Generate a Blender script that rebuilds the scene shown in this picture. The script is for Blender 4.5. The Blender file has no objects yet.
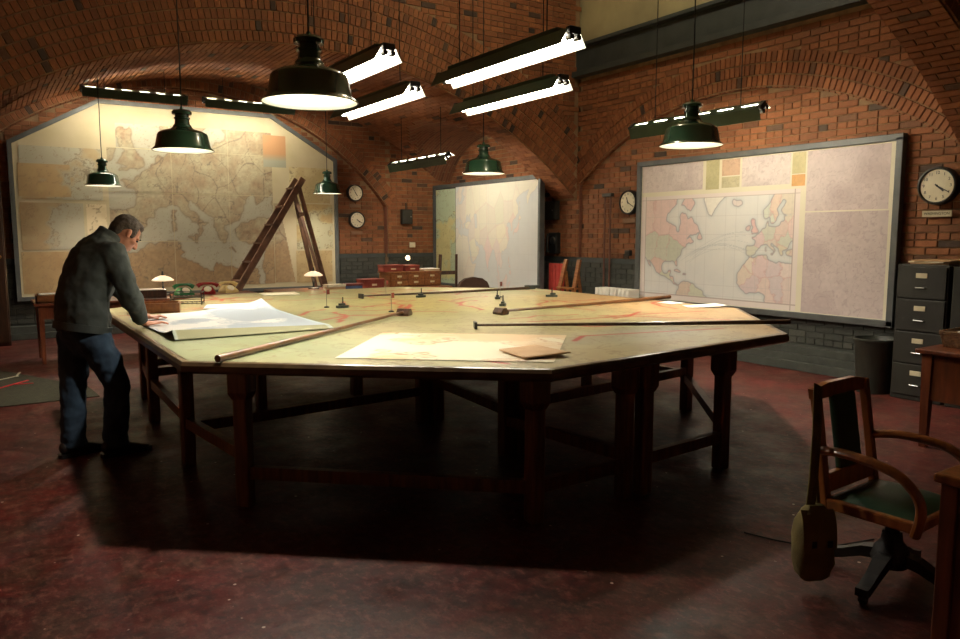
import bpy, bmesh, math, random
import numpy as np
from mathutils import Vector, Matrix, Euler
random.seed(7); rng = np.random.default_rng(7)
R = math.radians
scene = bpy.context.scene
COL = scene.collection

# ------------------------------------------------------------------ camera, world, exposure
CAM_H = 1.55; CAM_YAW = R(33.45); CAM_PITCH = R(6.45); F_PX = 747.0
cam_data = bpy.data.cameras.new('camera'); cam_data.sensor_width = 36.0; cam_data.lens = 36.0*F_PX/960.0
cam_data.clip_start = 0.05; cam_data.clip_end = 100
cam = bpy.data.objects.new('camera', cam_data); COL.objects.link(cam)
cam.location = (0, 0, CAM_H); cam.rotation_euler = (R(90)-CAM_PITCH, 0, -CAM_YAW)
scene.camera = cam
world = bpy.data.worlds.new('world'); scene.world = world; world.use_nodes = True
world.node_tree.nodes['Background'].inputs[0].default_value = (0.02, 0.02, 0.022, 1)
world.node_tree.nodes['Background'].inputs[1].default_value = 0.3
vs = scene.view_settings
vs.view_transform = 'Standard'; vs.look = 'None'; vs.gamma = 1.0; vs.exposure = 0.13; vs.use_curve_mapping = False
# lamp strengths (emission of the tubes / bulbs themselves)
TUBE_E = 38.0        # ceiling troughs
STRIP_E = 78.0       # strips that light the wall maps
PEND_W = 215.0       # watts of each pendant bulb
DESK_W = 4.0
WELL_W = 110.0       # added unseen lamp in the high light well

CF = Vector((math.sin(CAM_YAW)*math.cos(CAM_PITCH), math.cos(CAM_YAW)*math.cos(CAM_PITCH), -math.sin(CAM_PITCH)))
CR = Vector((math.cos(CAM_YAW), -math.sin(CAM_YAW), 0)); CU = CR.cross(CF)
def project(p):
    d = Vector(p)-Vector((0, 0, CAM_H)); z = d.dot(CF)
    if z < .1: return None
    return (480+F_PX*d.dot(CR)/z, 319.5-F_PX*d.dot(CU)/z, z)

# ------------------------------------------------------------------ materials
def s2l(c):
    c = np.asarray(c, float); return np.where(c <= .04045, c/12.92, ((c+.055)/1.055)**2.4)
def rgb(r, g, b): return tuple(float(v) for v in s2l(np.array([r, g, b])/255.0))+(1.0,)
MATS = {}
def mat(name, c1, c2=None, rough=.5, metal=0., scale=8., bump=0., bscale=60., emit=None, estr=0., spec=.5, coat=0., stretch=None, detail=4.):
    if name in MATS: return MATS[name]
    m = bpy.data.materials.new(name); m.use_nodes = True; nt = m.node_tree; b = nt.nodes['Principled BSDF']
    b.inputs['Roughness'].default_value = rough; b.inputs['Metallic'].default_value = metal
    b.inputs['Specular IOR Level'].default_value = spec
    if coat: b.inputs['Coat Weight'].default_value = coat; b.inputs['Coat Roughness'].default_value = .1
    tc = nt.nodes.new('ShaderNodeTexCoord'); mp = nt.nodes.new('ShaderNodeMapping')
    nt.links.new(tc.outputs['Object'], mp.inputs[0])
    if stretch: mp.inputs['Scale'].default_value = stretch
    if c2 is None: c2 = tuple(min(1, v*.72) for v in c1[:3])+(1,)
    n = nt.nodes.new('ShaderNodeTexNoise'); n.inputs['Scale'].default_value = scale; n.inputs['Detail'].default_value = detail
    nt.links.new(mp.outputs[0], n.inputs['Vector'])
    mix = nt.nodes.new('ShaderNodeMix'); mix.data_type = 'RGBA'
    mix.inputs[6].default_value = c1; mix.inputs[7].default_value = c2
    rmp = nt.nodes.new('ShaderNodeMapRange'); rmp.inputs[1].default_value = .3; rmp.inputs[2].default_value = .7
    nt.links.new(n.outputs[0], rmp.inputs[0]); nt.links.new(rmp.outputs[0], mix.inputs[0])
    nt.links.new(mix.outputs[2], b.inputs['Base Color'])
    if bump:
        n2 = nt.nodes.new('ShaderNodeTexNoise'); n2.inputs['Scale'].default_value = bscale; n2.inputs['Detail'].default_value = 5
        nt.links.new(mp.outputs[0], n2.inputs['Vector'])
        bp = nt.nodes.new('ShaderNodeBump'); bp.inputs['Strength'].default_value = bump; bp.inputs['Distance'].default_value = .01
        nt.links.new(n2.outputs[0], bp.inputs['Height']); nt.links.new(bp.outputs[0], b.inputs['Normal'])
    if emit:
        b.inputs['Emission Color'].default_value = emit; b.inputs['Emission Strength'].default_value = estr
    MATS[name] = m; return m

def brick_mat(name, source, cols, grime=.45):
    m = bpy.data.materials.new(name); m.use_nodes = True; nt = m.node_tree; b = nt.nodes['Principled BSDF']
    b.inputs['Roughness'].default_value = .8; b.inputs['Specular IOR Level'].default_value = .3
    if source == 'attr':
        a = nt.nodes.new('ShaderNodeAttribute'); a.attribute_name = 'rnd'; out = a.outputs['Fac']
    else:
        a = nt.nodes.new('ShaderNodeObjectInfo'); out = a.outputs['Random']
    cr = nt.nodes.new('ShaderNodeValToRGB'); cr.color_ramp.interpolation = 'LINEAR'
    el = cr.color_ramp.elements
    while len(el) < len(cols): el.new(.5)
    for e, (p, c) in zip(el, cols): e.position = p; e.color = c
    nt.links.new(out, cr.inputs[0])
    g = nt.nodes.new('ShaderNodeNewGeometry'); n = nt.nodes.new('ShaderNodeTexNoise'); n.inputs['Scale'].default_value = 1.3; n.inputs['Detail'].default_value = 8
    nt.links.new(g.outputs['Position'], n.inputs['Vector'])
    n2 = nt.nodes.new('ShaderNodeTexNoise'); n2.inputs['Scale'].default_value = 35; n2.inputs['Detail'].default_value = 6
    nt.links.new(g.outputs['Position'], n2.inputs['Vector'])
    mx = nt.nodes.new('ShaderNodeMix'); mx.data_type = 'RGBA'; mx.blend_type = 'MULTIPLY'; mx.inputs[0].default_value = grime
    nt.links.new(cr.outputs[0], mx.inputs[6]); nt.links.new(n.outputs[0], mx.inputs[7])
    mx2 = nt.nodes.new('ShaderNodeMix'); mx2.data_type = 'RGBA'; mx2.blend_type = 'OVERLAY'; mx2.inputs[0].default_value = .3
    nt.links.new(mx.outputs[2], mx2.inputs[6]); nt.links.new(n2.outputs[0], mx2.inputs[7])
    nt.links.new(mx2.outputs[2], b.inputs['Base Color'])
    bp = nt.nodes.new('ShaderNodeBump'); bp.inputs['Strength'].default_value = .5; bp.inputs['Distance'].default_value = .008
    nt.links.new(n2.outputs[0], bp.inputs['Height']); nt.links.new(bp.outputs[0], b.inputs['Normal'])
    MATS[name] = m; return m
RED = [(0, rgb(70, 58, 50)), (.03, rgb(92, 70, 56)), (.06, rgb(134, 84, 54)), (.5, rgb(150, 94, 60)), (.85, rgb(162, 104, 66)), (1, rgb(138, 90, 60))]
GREY = [(0, rgb(60, 61, 56)), (.5, rgb(69, 70, 64)), (1, rgb(78, 78, 71))]
brick_mat('brick_mass', 'attr', RED); brick_mat('brick_single', 'obj', RED)
brick_mat('painted_mass', 'attr', GREY, .3); brick_mat('painted_single', 'obj', GREY, .3)
mat('mortar', rgb(150, 122, 90), rgb(116, 92, 68), rough=.95, scale=6, bump=.3)
mat('mortar_grey', rgb(64, 66, 60), rgb(50, 52, 46), rough=.8)
def brick_tex_mat(name):
    m = bpy.data.materials.new(name); m.use_nodes = True; nt = m.node_tree; b = nt.nodes['Principled BSDF']; b.inputs['Roughness'].default_value = .85
    tc = nt.nodes.new('ShaderNodeTexCoord'); mp = nt.nodes.new('ShaderNodeMapping'); nt.links.new(tc.outputs['UV'], mp.inputs[0])
    bt = nt.nodes.new('ShaderNodeTexBrick'); bt.inputs['Scale'].default_value = 1; bt.inputs['Brick Width'].default_value = .225; bt.inputs['Row Height'].default_value = .075
    bt.inputs['Mortar Size'].default_value = .006; bt.inputs['Color1'].default_value = rgb(138, 86, 58); bt.inputs['Color2'].default_value = rgb(108, 66, 46); bt.inputs['Mortar'].default_value = rgb(140, 112, 80)
    nt.links.new(mp.outputs[0], bt.inputs[0]); nt.links.new(bt.outputs[0], b.inputs['Base Color'])
    bp = nt.nodes.new('ShaderNodeBump'); bp.inputs['Strength'].default_value = .6; bp.inputs['Distance'].default_value = .01; bp.invert = True
    nt.links.new(bt.outputs[1], bp.inputs['Height']); nt.links.new(bp.outputs[0], b.inputs['Normal'])
    MATS[name] = m
brick_tex_mat('brick_far')
mat('plaster_cream', rgb(176, 164, 122), rgb(150, 140, 104), rough=.8, scale=2)
mat('beam_paint', rgb(62, 68, 66), rgb(48, 54, 52), rough=.5, scale=4)
mat('frame_grey', rgb(86, 88, 86), rgb(72, 74, 74), rough=.5)
mat('board_back', rgb(60, 58, 54), rough=.8)
mat('wood_dark', rgb(78, 50, 32), rgb(48, 30, 20), rough=.35, scale=6, stretch=(6, 6, .7), bump=.08, coat=.2)
mat('wood_table_rim', rgb(112, 90, 62), rgb(76, 58, 40), rough=.3, scale=8, coat=.3)
mat('wood_leg', rgb(128, 84, 48), rgb(80, 52, 34), rough=.4, scale=6, stretch=(5, 5, .6), coat=.15)
mat('wood_stick', rgb(122, 80, 44), rgb(84, 52, 28), rough=.3, scale=10, coat=.3)
mat('wood_mid', rgb(146, 92, 48), rgb(108, 64, 32), rough=.35, scale=6, stretch=(5, 1, 5), coat=.2)
mat('wood_chair', rgb(178, 110, 56), rgb(130, 74, 36), rough=.28, scale=7, stretch=(4, 4, .8), coat=.4)
mat('wood_red', rgb(132, 70, 40), rgb(90, 46, 28), rough=.32, scale=6, stretch=(5, 5, .6), coat=.3)
mat('wood_ladder', rgb(122, 86, 62), rgb(84, 58, 42), rough=.6, scale=8)
mat('green_enamel', rgb(44, 82, 61), rgb(34, 66, 49), rough=.22, coat=.5, scale=3)
mat('dark_green_metal', rgb(60, 82, 62), rgb(46, 66, 50), rough=.35, scale=4)
mat('white_enamel', rgb(240, 238, 230), rgb(228, 226, 216), rough=.4)
mat('black_metal', rgb(20, 20, 20), rgb(32, 32, 30), rough=.4)
mat('cord_black', rgb(18, 17, 16), rough=.7)
mat('wire_steel', rgb(120, 116, 108), rough=.4, metal=.8)
mat('brass', rgb(178, 140, 80), rough=.3, metal=.9)
mat('steel', rgb(150, 150, 146), rough=.3, metal=.9)
mat('clock_face', rgb(228, 218, 190), rgb(216, 204, 174), rough=.5)
mat('ink', rgb(24, 22, 20), rough=.6)
mat('cabinet_metal', rgb(40, 37, 28), rgb(31, 29, 22), rough=.55, scale=3)
mat('label_card', rgb(220, 206, 170), rough=.7)
mat('bin_metal', rgb(44, 46, 36), rgb(34, 36, 28), rough=.5)
mat('wicker', rgb(152, 110, 66), rgb(110, 76, 44), rough=.6, scale=40, bump=.6, bscale=120)
mat('paper', rgb(226, 216, 190), rgb(208, 196, 166), rough=.8, scale=3)
mat('mount_cream', rgb(198, 186, 154), rgb(178, 164, 130), rough=.8, scale=1.5)
mat('paper_white', rgb(236, 232, 220), rgb(222, 216, 202), rough=.8, scale=3)
mat('paper_curl', rgb(150, 150, 112), rgb(136, 136, 100), rough=.8, scale=3)
mat('folder_tan', rgb(190, 154, 112), rgb(176, 138, 96), rough=.7)
mat('book_blue', rgb(70, 86, 122), rough=.6)
mat('book_red', rgb(132, 56, 44), rgb(110, 44, 36), rough=.6)
mat('red_box', rgb(140, 56, 42), rgb(112, 42, 32), rough=.5)
mat('red_canvas', rgb(170, 52, 44), rgb(140, 40, 34), rough=.6)
mat('leather_green', rgb(50, 92, 72), rgb(38, 72, 56), rough=.35, scale=5, bump=.1, bscale=150)
mat('upholstery_brown', rgb(84, 60, 44), rgb(64, 44, 32), rough=.6)
mat('canvas_khaki', rgb(138, 122, 74), rgb(104, 92, 54), rough=.9, scale=10, bump=.3, bscale=200)
mat('phone_green', rgb(46, 120, 72), rgb(36, 100, 60), rough=.2)
mat('phone_red', rgb(150, 40, 40), rgb(124, 30, 30), rough=.2)
mat('phone_cream', rgb(224, 200, 140), rgb(206, 180, 120), rough=.25)
mat('rug_green', rgb(66, 64, 44), rgb(50, 48, 34), rough=.95, scale=20, bump=.4, bscale=200)
mat('tape_red', rgb(220, 30, 40), rough=.6)
mat('tape_white', rgb(210, 204, 180), rough=.6)
mat('glass_lamp', rgb(250, 226, 180), rough=.4, emit=rgb(255, 232, 196), estr=.7)
mat('tube_glow', rgb(255, 250, 235), rough=.4, emit=rgb(255, 248, 230), estr=TUBE_E)
mat('strip_glow', rgb(255, 250, 230), rough=.4, emit=rgb(255, 245, 222), estr=STRIP_E)
mat('bulb_glow', rgb(255, 240, 214), rough=.4, emit=rgb(255, 240, 210), estr=220)
mat('small_bulb_glow', rgb(255, 236, 200), rough=.4, emit=rgb(255, 222, 170), estr=9)
mat('plate_brown', rgb(138, 104, 76), rgb(120, 88, 64), rough=.7)
mat('pipe_brown', rgb(104, 62, 46), rgb(84, 50, 38), rough=.6)
mat('skin', rgb(204, 142, 112), rgb(188, 124, 98), rough=.5, scale=12)
mat('hair', rgb(104, 90, 78), rgb(66, 56, 48), rough=.7, scale=30, bump=.6, bscale=90, stretch=(1, 5, 1))
mat('jacket', rgb(66, 72, 68), rgb(52, 58, 54), rough=.8, scale=9, bump=.35, bscale=14)
mat('jeans', rgb(46, 68, 88), rgb(30, 46, 62), rough=.85, scale=7, bump=.35, bscale=14)
mat('shoe', rgb(36, 30, 26), rgb(24, 20, 18), rough=.5)
mat('marker_grey', rgb(60, 66, 62), rough=.4)
mat('iron_black', rgb(22, 19, 18), rgb(34, 28, 24), rough=.5)

def print_mat(name, rough=.6, coat=0.):
    m = bpy.data.materials.new(name); m.use_nodes = True; nt = m.node_tree; b = nt.nodes['Principled BSDF']
    a = nt.nodes.new('ShaderNodeVertexColor'); a.layer_name = 'Col'
    nt.links.new(a.outputs[0], b.inputs['Base Color']); b.inputs['Roughness'].default_value = rough
    if coat: b.inputs['Coat Weight'].default_value = coat; b.inputs['Coat Roughness'].default_value = .16
    MATS[name] = m; return m
print_mat('map_print', .65); print_mat('table_print', .42, .35)

def floor_mat():
    m = bpy.data.materials.new('floor_paint'); m.use_nodes = True; nt = m.node_tree; b = nt.nodes['Principled BSDF']
    g = nt.nodes.new('ShaderNodeNewGeometry')
    def noise(s, d=6, rough=.6, scl=None):
        n = nt.nodes.new('ShaderNodeTexNoise'); n.inputs['Scale'].default_value = s; n.inputs['Detail'].default_value = d; n.inputs['Roughness'].default_value = rough
        if scl:
            mp = nt.nodes.new('ShaderNodeMapping'); mp.inputs['Scale'].default_value = scl; nt.links.new(g.outputs['Position'], mp.inputs[0]); nt.links.new(mp.outputs[0], n.inputs['Vector'])
        else: nt.links.new(g.outputs['Position'], n.inputs['Vector'])
        return n.outputs[0]
    def rng_(x, a, c, lo=0., hi=1.):
        r = nt.nodes.new('ShaderNodeMapRange'); r.inputs[1].default_value = a; r.inputs[2].default_value = c; r.inputs[3].default_value = lo; r.inputs[4].default_value = hi
        nt.links.new(x, r.inputs[0]); return r.outputs[0]
    def mix(f, a, c):
        x = nt.nodes.new('ShaderNodeMix'); x.data_type = 'RGBA'
        nt.links.new(f, x.inputs[0])
        for i, v in ((6, a), (7, c)):
            if isinstance(v, tuple): x.inputs[i].default_value = v
            else: nt.links.new(v, x.inputs[i])
        return x.outputs[2]
    c = mix(rng_(noise(1.1, 8), .38, .62), rgb(92, 30, 25), rgb(66, 24, 20))
    c = mix(rng_(noise(2.4, 10, .7), .46, .6, 0, .75), c, rgb(60, 40, 30))
    c = mix(rng_(noise(7, 8, .7, (1, .5, 1)), .52, .66, 0, .6), c, rgb(104, 72, 58))
    c = mix(rng_(noise(45, 3), .715, .76, 0, .8), c, rgb(190, 170, 150))
    c = mix(rng_(noise(1.7, 10, .75), .52, .62, 0, .7), c, rgb(32, 22, 18))
    c = mix(rng_(noise(22, 10, .75, (1, .6, 1)), .5, .62, 0, .6), c, rgb(122, 74, 62)); c = mix(rng_(noise(16, 10, .75), .5, .62, 0, .7), c, rgb(36, 19, 16))
    vo = nt.nodes.new('ShaderNodeTexVoronoi'); vo.inputs['Scale'].default_value = 8.0; nt.links.new(g.outputs['Position'], vo.inputs['Vector'])
    sp = nt.nodes.new('ShaderNodeMath'); sp.operation = 'MULTIPLY'
    nt.links.new(rng_(vo.outputs['Distance'], .07, .05), sp.inputs[0]); nt.links.new(rng_(noise(4, 3), .46, .52), sp.inputs[1])
    c = mix(sp.outputs[0], c, rgb(200, 176, 160))
    nt.links.new(c, b.inputs['Base Color'])
    nt.links.new(rng_(noise(3, 8), .3, .7, .34, .62), b.inputs['Roughness'])
    b.inputs['Specular IOR Level'].default_value = .28
    bp = nt.nodes.new('ShaderNodeBump'); bp.inputs['Strength'].default_value = .25; bp.inputs['Distance'].default_value = .01
    nt.links.new(noise(14, 8), bp.inputs['Height']); nt.links.new(bp.outputs[0], b.inputs['Normal'])
    MATS['floor_paint'] = m
floor_mat()

# ------------------------------------------------------------------ mesh helpers
class MB:
    def __init__(s): s.v = []; s.f = []
    def add(s, vs, fs):
        n = len(s.v); s.v += [tuple(v) for v in vs]; s.f += [tuple(i+n for i in f) for f in fs]; return s
    def box(s, c, d, rot=None, ch=0.):
        hx, hy, hz = d[0]/2, d[1]/2, d[2]/2
        M = rot if rot is not None else Matrix.Identity(3)
        c = Vector(c)
        if ch <= 0:
            vs = [Vector((x*hx, y*hy, z*hz)) for z in (-1, 1) for x, y in ((-1, -1), (1, -1), (1, 1), (-1, 1))]
            fs = [(3, 2, 1, 0), (4, 5, 6, 7), (0, 1, 5, 4), (1, 2, 6, 5), (2, 3, 7, 6), (3, 0, 4, 7)]
            return s.add([c+M@v for v in vs], fs)
        bm = bmesh.new(); bmesh.ops.create_cube(bm, size=1)
        for v in bm.verts: v.co = Vector((v.co.x*d[0], v.co.y*d[1], v.co.z*d[2]))
        bmesh.ops.bevel(bm, geom=list(bm.edges), offset=ch, segments=2, affect='EDGES', profile=.5)
        bm.verts.index_update()
        s.add([c+M@v.co for v in bm.verts], [[v.index for v in f.verts] for f in bm.faces]); bm.free(); return s
    def b2(s, x0, x1, y0, y1, z0, z1, ch=0.): return s.box(((x0+x1)/2, (y0+y1)/2, (z0+z1)/2), (abs(x1-x0), abs(y1-y0), abs(z1-z0)), None, ch)
    def bar(s, p0, p1, w, h, up=(0, 0, 1), ch=0.):
        p0 = Vector(p0); p1 = Vector(p1); d = (p1-p0); L = d.length; d.normalize()
        u = Vector(up); x = u.cross(d)
        if x.length < 1e-4: x = Vector((1, 0, 0)).cross(d)
        x.normalize(); u = d.cross(x)
        M = Matrix((x, u, d)).transposed()
        return s.box((p0+p1)/2, (w, h, L), M, ch)
    def ring(s, c, x, y, rx, ry, n): return [Vector(c)+x*(rx*math.cos(2*math.pi*i/n))+y*(ry*math.sin(2*math.pi*i/n)) for i in range(n)]
    def cyl(s, p0, p1, r0, r1=None, n=14, cap=True):
        r1 = r0 if r1 is None else r1
        return s.tube([p0, p1], [r0, r1], n, cap)
    def tube(s, pts, r, n=8, cap=True, ry=None, xdir=None, dome=False):
        pts = [Vector(p) for p in pts]; k = len(pts)
        rr = [r]*k if isinstance(r, (int, float)) else list(r)
        r2 = rr if ry is None else ([ry]*k if isinstance(ry, (int, float)) else list(ry))
        T = []
        for i in range(k):
            a = pts[max(0, i-1)]; b = pts[min(k-1, i+1)]; T.append((b-a).normalized())
        if xdir is not None: x = Vector(xdir)
        else: x = Vector((0, 0, 1)).cross(T[0]); x = Vector((1, 0, 0)) if x.length < .05 else x
        if dome:
            P, A, B, TT = [], [], [], []
            for t in (.98, .8, .5):
                P.append(pts[0]-T[0]*rr[0]*t*.9); q = math.sqrt(max(0, 1-t*t)); A.append(rr[0]*q); B.append(r2[0]*q); TT.append(T[0])
            P += pts; A += rr; B += r2; TT += T
            for t in (.5, .8, .98):
                P.append(pts[-1]+T[-1]*rr[-1]*t*.9); q = math.sqrt(max(0, 1-t*t)); A.append(rr[-1]*q); B.append(r2[-1]*q); TT.append(T[-1])
            pts, rr, r2, T = P, A, B, TT; k = len(pts)
        vs = []
        for i in range(k):
            x = x-T[i]*x.dot(T[i])
            if x.length < 1e-5: x = T[i].orthogonal()
            x.normalize(); y = T[i].cross(x)
            vs += s.ring(pts[i], x, y, rr[i], r2[i], n)
        fs = []
        for i in range(k-1):
            for j in range(n):
                a = i*n+j; b = i*n+(j+1) % n; fs.append((a, b, b+n, a+n))
        if cap: fs.append(tuple(reversed(range(n)))); fs.append(tuple(range((k-1)*n, k*n)))
        return s.add(vs, fs)
    def lathe(s, prof, c=(0, 0, 0), n=24, axis='z', closed=False):
        c = Vector(c); vs = []; k = len(prof)
        for r, h in prof:
            for j in range(n):
                a = 2*math.pi*j/n; p = (r*math.cos(a), r*math.sin(a), h)
                if axis == 'x': p = (h, p[0], p[1])
                if axis == 'y': p = (p[1], h, p[0])
                vs.append(c+Vector(p))
        fs = []
        for i in range(k-1 if not closed else k):
            i2 = (i+1) % k
            for j in range(n):
                j2 = (j+1) % n; fs.append((i*n+j, i*n+j2, i2*n+j2, i2*n+j))
        if not closed:
            if prof[0][0] > 1e-6: fs.append(tuple(reversed(range(n))))
            if prof[-1][0] > 1e-6: fs.append(tuple(range((k-1)*n, k*n)))
        return s.add(vs, fs)
    def shell(s, prof, c=(0, 0, 0), n=24):  # open lathe without caps
        c = Vector(c); vs = []; k = len(prof)
        for r, h in prof:
            for j in range(n):
                a = 2*math.pi*j/n; vs.append(c+Vector((r*math.cos(a), r*math.sin(a), h)))
        fs = [(i*n+j, i*n+(j+1) % n, (i+1)*n+(j+1) % n, (i+1)*n+j) for i in range(k-1) for j in range(n)]
        return s.add(vs, fs)
    def prism(s, poly, z0, z1, fn=None):
        n = len(poly); fn = fn or (lambda x, y, z: (x, y, z))
        vs = [fn(x, y, z0) for x, y in poly]+[fn(x, y, z1) for x, y in poly]
        fs = [tuple(reversed(range(n))), tuple(range(n, 2*n))]+[(i, (i+1) % n, (i+1) % n+n, i+n) for i in range(n)]
        return s.add(vs, fs)
    def ell(s, c, r, rot=None, n=14, k=9):
        M = rot if rot is not None else Matrix.Identity(3); c = Vector(c); vs = [c+M@Vector((0, 0, -r[2]))]; fs = []
        for i in range(1, k):
            t = math.pi*i/k
            for j in range(n):
                a = 2*math.pi*j/n; vs.append(c+M@Vector((r[0]*math.sin(t)*math.cos(a), r[1]*math.sin(t)*math.sin(a), -r[2]*math.cos(t))))
        vs.append(c+M@Vector((0, 0, r[2])))
        for j in range(n): fs.append((0, 1+(j+1) % n, 1+j))
        for i in range(k-2):
            for j in range(n): fs.append((1+i*n+j, 1+i*n+(j+1) % n, 1+(i+1)*n+(j+1) % n, 1+(i+1)*n+j))
        l = len(vs)-1
        for j in range(n): fs.append((l, 1+(k-2)*n+j, 1+(k-2)*n+(j+1) % n))
        return s.add(vs, fs)
    def mesh(s, name):
        me = bpy.data.meshes.new(name); me.from_pydata(s.v, [], s.f); me.update(); return me
    def build(s, name, m, parent=None, smooth=False, fix=False):
        me = s.mesh(name)
        if fix or smooth:
            bm = bmesh.new(); bm.from_mesh(me); bmesh.ops.recalc_face_normals(bm, faces=bm.faces); bm.to_mesh(me); bm.free()
        me.materials.append(MATS[m])
        if smooth:
            me.polygons.foreach_set('use_smooth', [True]*len(me.polygons)); me.set_sharp_from_angle(angle=R(38))
        o = bpy.data.objects.new(name, me); COL.objects.link(o)
        if parent: o.parent = parent
        return o

def thing(name, label, cat, loc=(0, 0, 0), rz=0., group=None):
    o = bpy.data.objects.new(name, None); COL.objects.link(o); o.location = loc; o.rotation_euler = (0, 0, rz); o.empty_display_size = .1
    o['label'] = label; o['category'] = cat
    if group: o['group'] = group
    return o
def tag(o, label, cat, group=None):
    o['label'] = label; o['category'] = cat
    if group: o['group'] = group
    return o
def struct(o, label=None):
    o['kind'] = 'structure'
    if label: o['label'] = label
    return o
def copy_tree(o, parent=None):
    c = o.copy(); COL.objects.link(c); c.parent = parent
    for ch in list(o.children): copy_tree(ch, c)
    return c
def rotz(a): return Matrix.Rotation(a, 3, 'Z')

# ------------------------------------------------------------------ bricks
def unit_brick(name, m):
    mb = MB(); e = .46
    vs = [(-.5, -.5, 0), (.5, -.5, 0), (.5, .5, 0), (-.5, .5, 0), (-.5, -.5, .7), (.5, -.5, .7), (.5, .5, .7), (-.5, .5, .7), (-.485, -e, 1), (.485, -e, 1), (.485, e, 1), (-.485, e, 1)]
    fs = []
    for k in (0, 4):
        for i in range(4): fs.append((k+i, k+(i+1) % 4, k+4+(i+1) % 4, k+4+i))
    fs.append((8, 9, 10, 11)); mb.add(vs, fs); me = mb.mesh(name); me.materials.append(MATS[m]); return me, vs, fs
BRICK_ME, BV, BF = unit_brick('brick', 'brick_single'); PAINT_ME, _, _ = unit_brick('painted_brick', 'painted_single')
BVn = np.array(BV)
def lay_bricks(owner, bricks, limit=300, painted=False, hidden=None):
    """bricks: (center, e_len, e_h, normal, L, H, D)"""
    if not bricks: return
    sc = []
    for i, b in enumerate(bricks):
        p = project(b[0]); s = 0.
        if p and -4 < p[0] < 964 and -4 < p[1] < 643 and not (hidden and hidden(b[0])):
            view = (Vector((0, 0, CAM_H))-Vector(b[0])); c = view.normalized().dot(Vector(b[3]))
            s = max(0, c)*b[4]*b[5]/(p[2]**2)
        sc.append(s)
    order = sorted(range(len(bricks)), key=lambda i: -sc[i]); single = {i for i in order[:limit] if sc[i] > 0}
    V = []; F = []; Rn = []; n = 0
    nm = 'painted_brick' if painted else 'brick'
    for i, b in enumerate(bricks):
        c, ex, ey, nn, L, H, D = b; jit = random.uniform(-.0015, .0025)
        M = Matrix((Vector(ex)*L, Vector(ey)*H, Vector(nn)*D)).transposed(); cc = Vector(c)+Vector(nn)*jit
        if i in single:
            o = bpy.data.objects.new(nm, PAINT_ME if painted else BRICK_ME); COL.objects.link(o)
            o.matrix_local = Matrix.Translation(cc)@M.to_4x4(); o.parent = owner
        else:
            V.append(BVn@np.array(M.transposed())+np.array(cc)); F += [[n+k for k in f] for f in BF]; Rn += [random.random()]*len(BF); n += len(BV)
    if V:
        me = bpy.data.meshes.new('brickwork'); me.from_pydata(np.concatenate(V).tolist(), [], F); me.update()
        a = me.attributes.new('rnd', 'FLOAT', 'FACE'); a.data.foreach_set('value', Rn)
        me.materials.append(MATS['painted_mass' if painted else 'brick_mass'])
        o = bpy.data.objects.new('painted_brickwork' if painted else 'brickwork', me); COL.objects.link(o); o.parent = owner; o['kind'] = 'stuff'
BL, BH, BD = .225, .075, .012
def field(origin, ex, ey, nn, u0, u1, v0, v1, keep, bond='english', clip=None):
    out = []; origin = Vector(origin); ex = Vector(ex); ey = Vector(ey); nn = Vector(nn)
    row = 0; v = math.floor(v0/BH)*BH+BH/2
    row = int(round(math.floor(v0/BH)))
    while v < v1:
        L = BL if (bond != 'english' or row % 4) else BL/2
        u = math.floor(u0/BL)*BL+(0 if row % 2 else BL/2 if L == BL else BL/4)
        while u < u1+BL:
            if clip:
                a, b = max(u-L/2, clip[0]), min(u+L/2, clip[1])
                if b-a > .03 and v0 <= v and keep((a+b)/2, v): out.append((origin+ex*((a+b)/2)+ey*v, ex, ey, nn, b-a-.010, BH-.010, BD))
            elif u0 < u < u1 and v0 <= v and keep(u, v):
                out.append((origin+ex*u+ey*v, ex, ey, nn, L-.010, BH-.010, BD))
            u += L
        v += BH; row += 1
    return out
def arc_ring(center, ex, ey, nn, rad, a0, a1, radial, D=BD, w=.073):
    """voussoirs on face; angle 0 = straight up, centre of arc given"""
    out = []; c = Vector(center); ex = Vector(ex); ey = Vector(ey)
    n = max(1, int((a1-a0)*(rad+radial/2)/w)); da = (a1-a0)/n
    for i in range(n):
        a = a0+(i+.5)*da; er = ex*math.sin(a)+ey*math.cos(a); et = ex*math.cos(a)-ey*math.sin(a)
        out.append((c+er*(rad+radial/2), er, et, Vector(nn), radial-.010, da*rad-.009, D))
    return out
def soffit(center, ex, ey, ez, rad, a0, a1, depth, rows=None):
    """bricks lining the intrados; ez is the depth axis"""
    out = []; c = Vector(center); ex = Vector(ex); ey = Vector(ey); ez = Vector(ez)
    n = int((a1-a0)*rad/.075); da = (a1-a0)/n; m = max(1, int(round(depth/.23)))
    for i in range(n):
        a = a0+(i+.5)*da; er = ex*math.sin(a)+ey*math.cos(a); et = ex*math.cos(a)-ey*math.sin(a)
        w = depth/m; off = (w/2 if i % 2 else 0)
        for j in range(m+(1 if off else 0)):
            lo = max(0, j*w-off); hi = min(depth, (j+1)*w-off)
            if hi-lo < .03: continue
            out.append((c+er*rad+ez*((lo+hi)/2), ez, et, -er, hi-lo-.010, da*rad-.009, BD))
    return out

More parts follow.
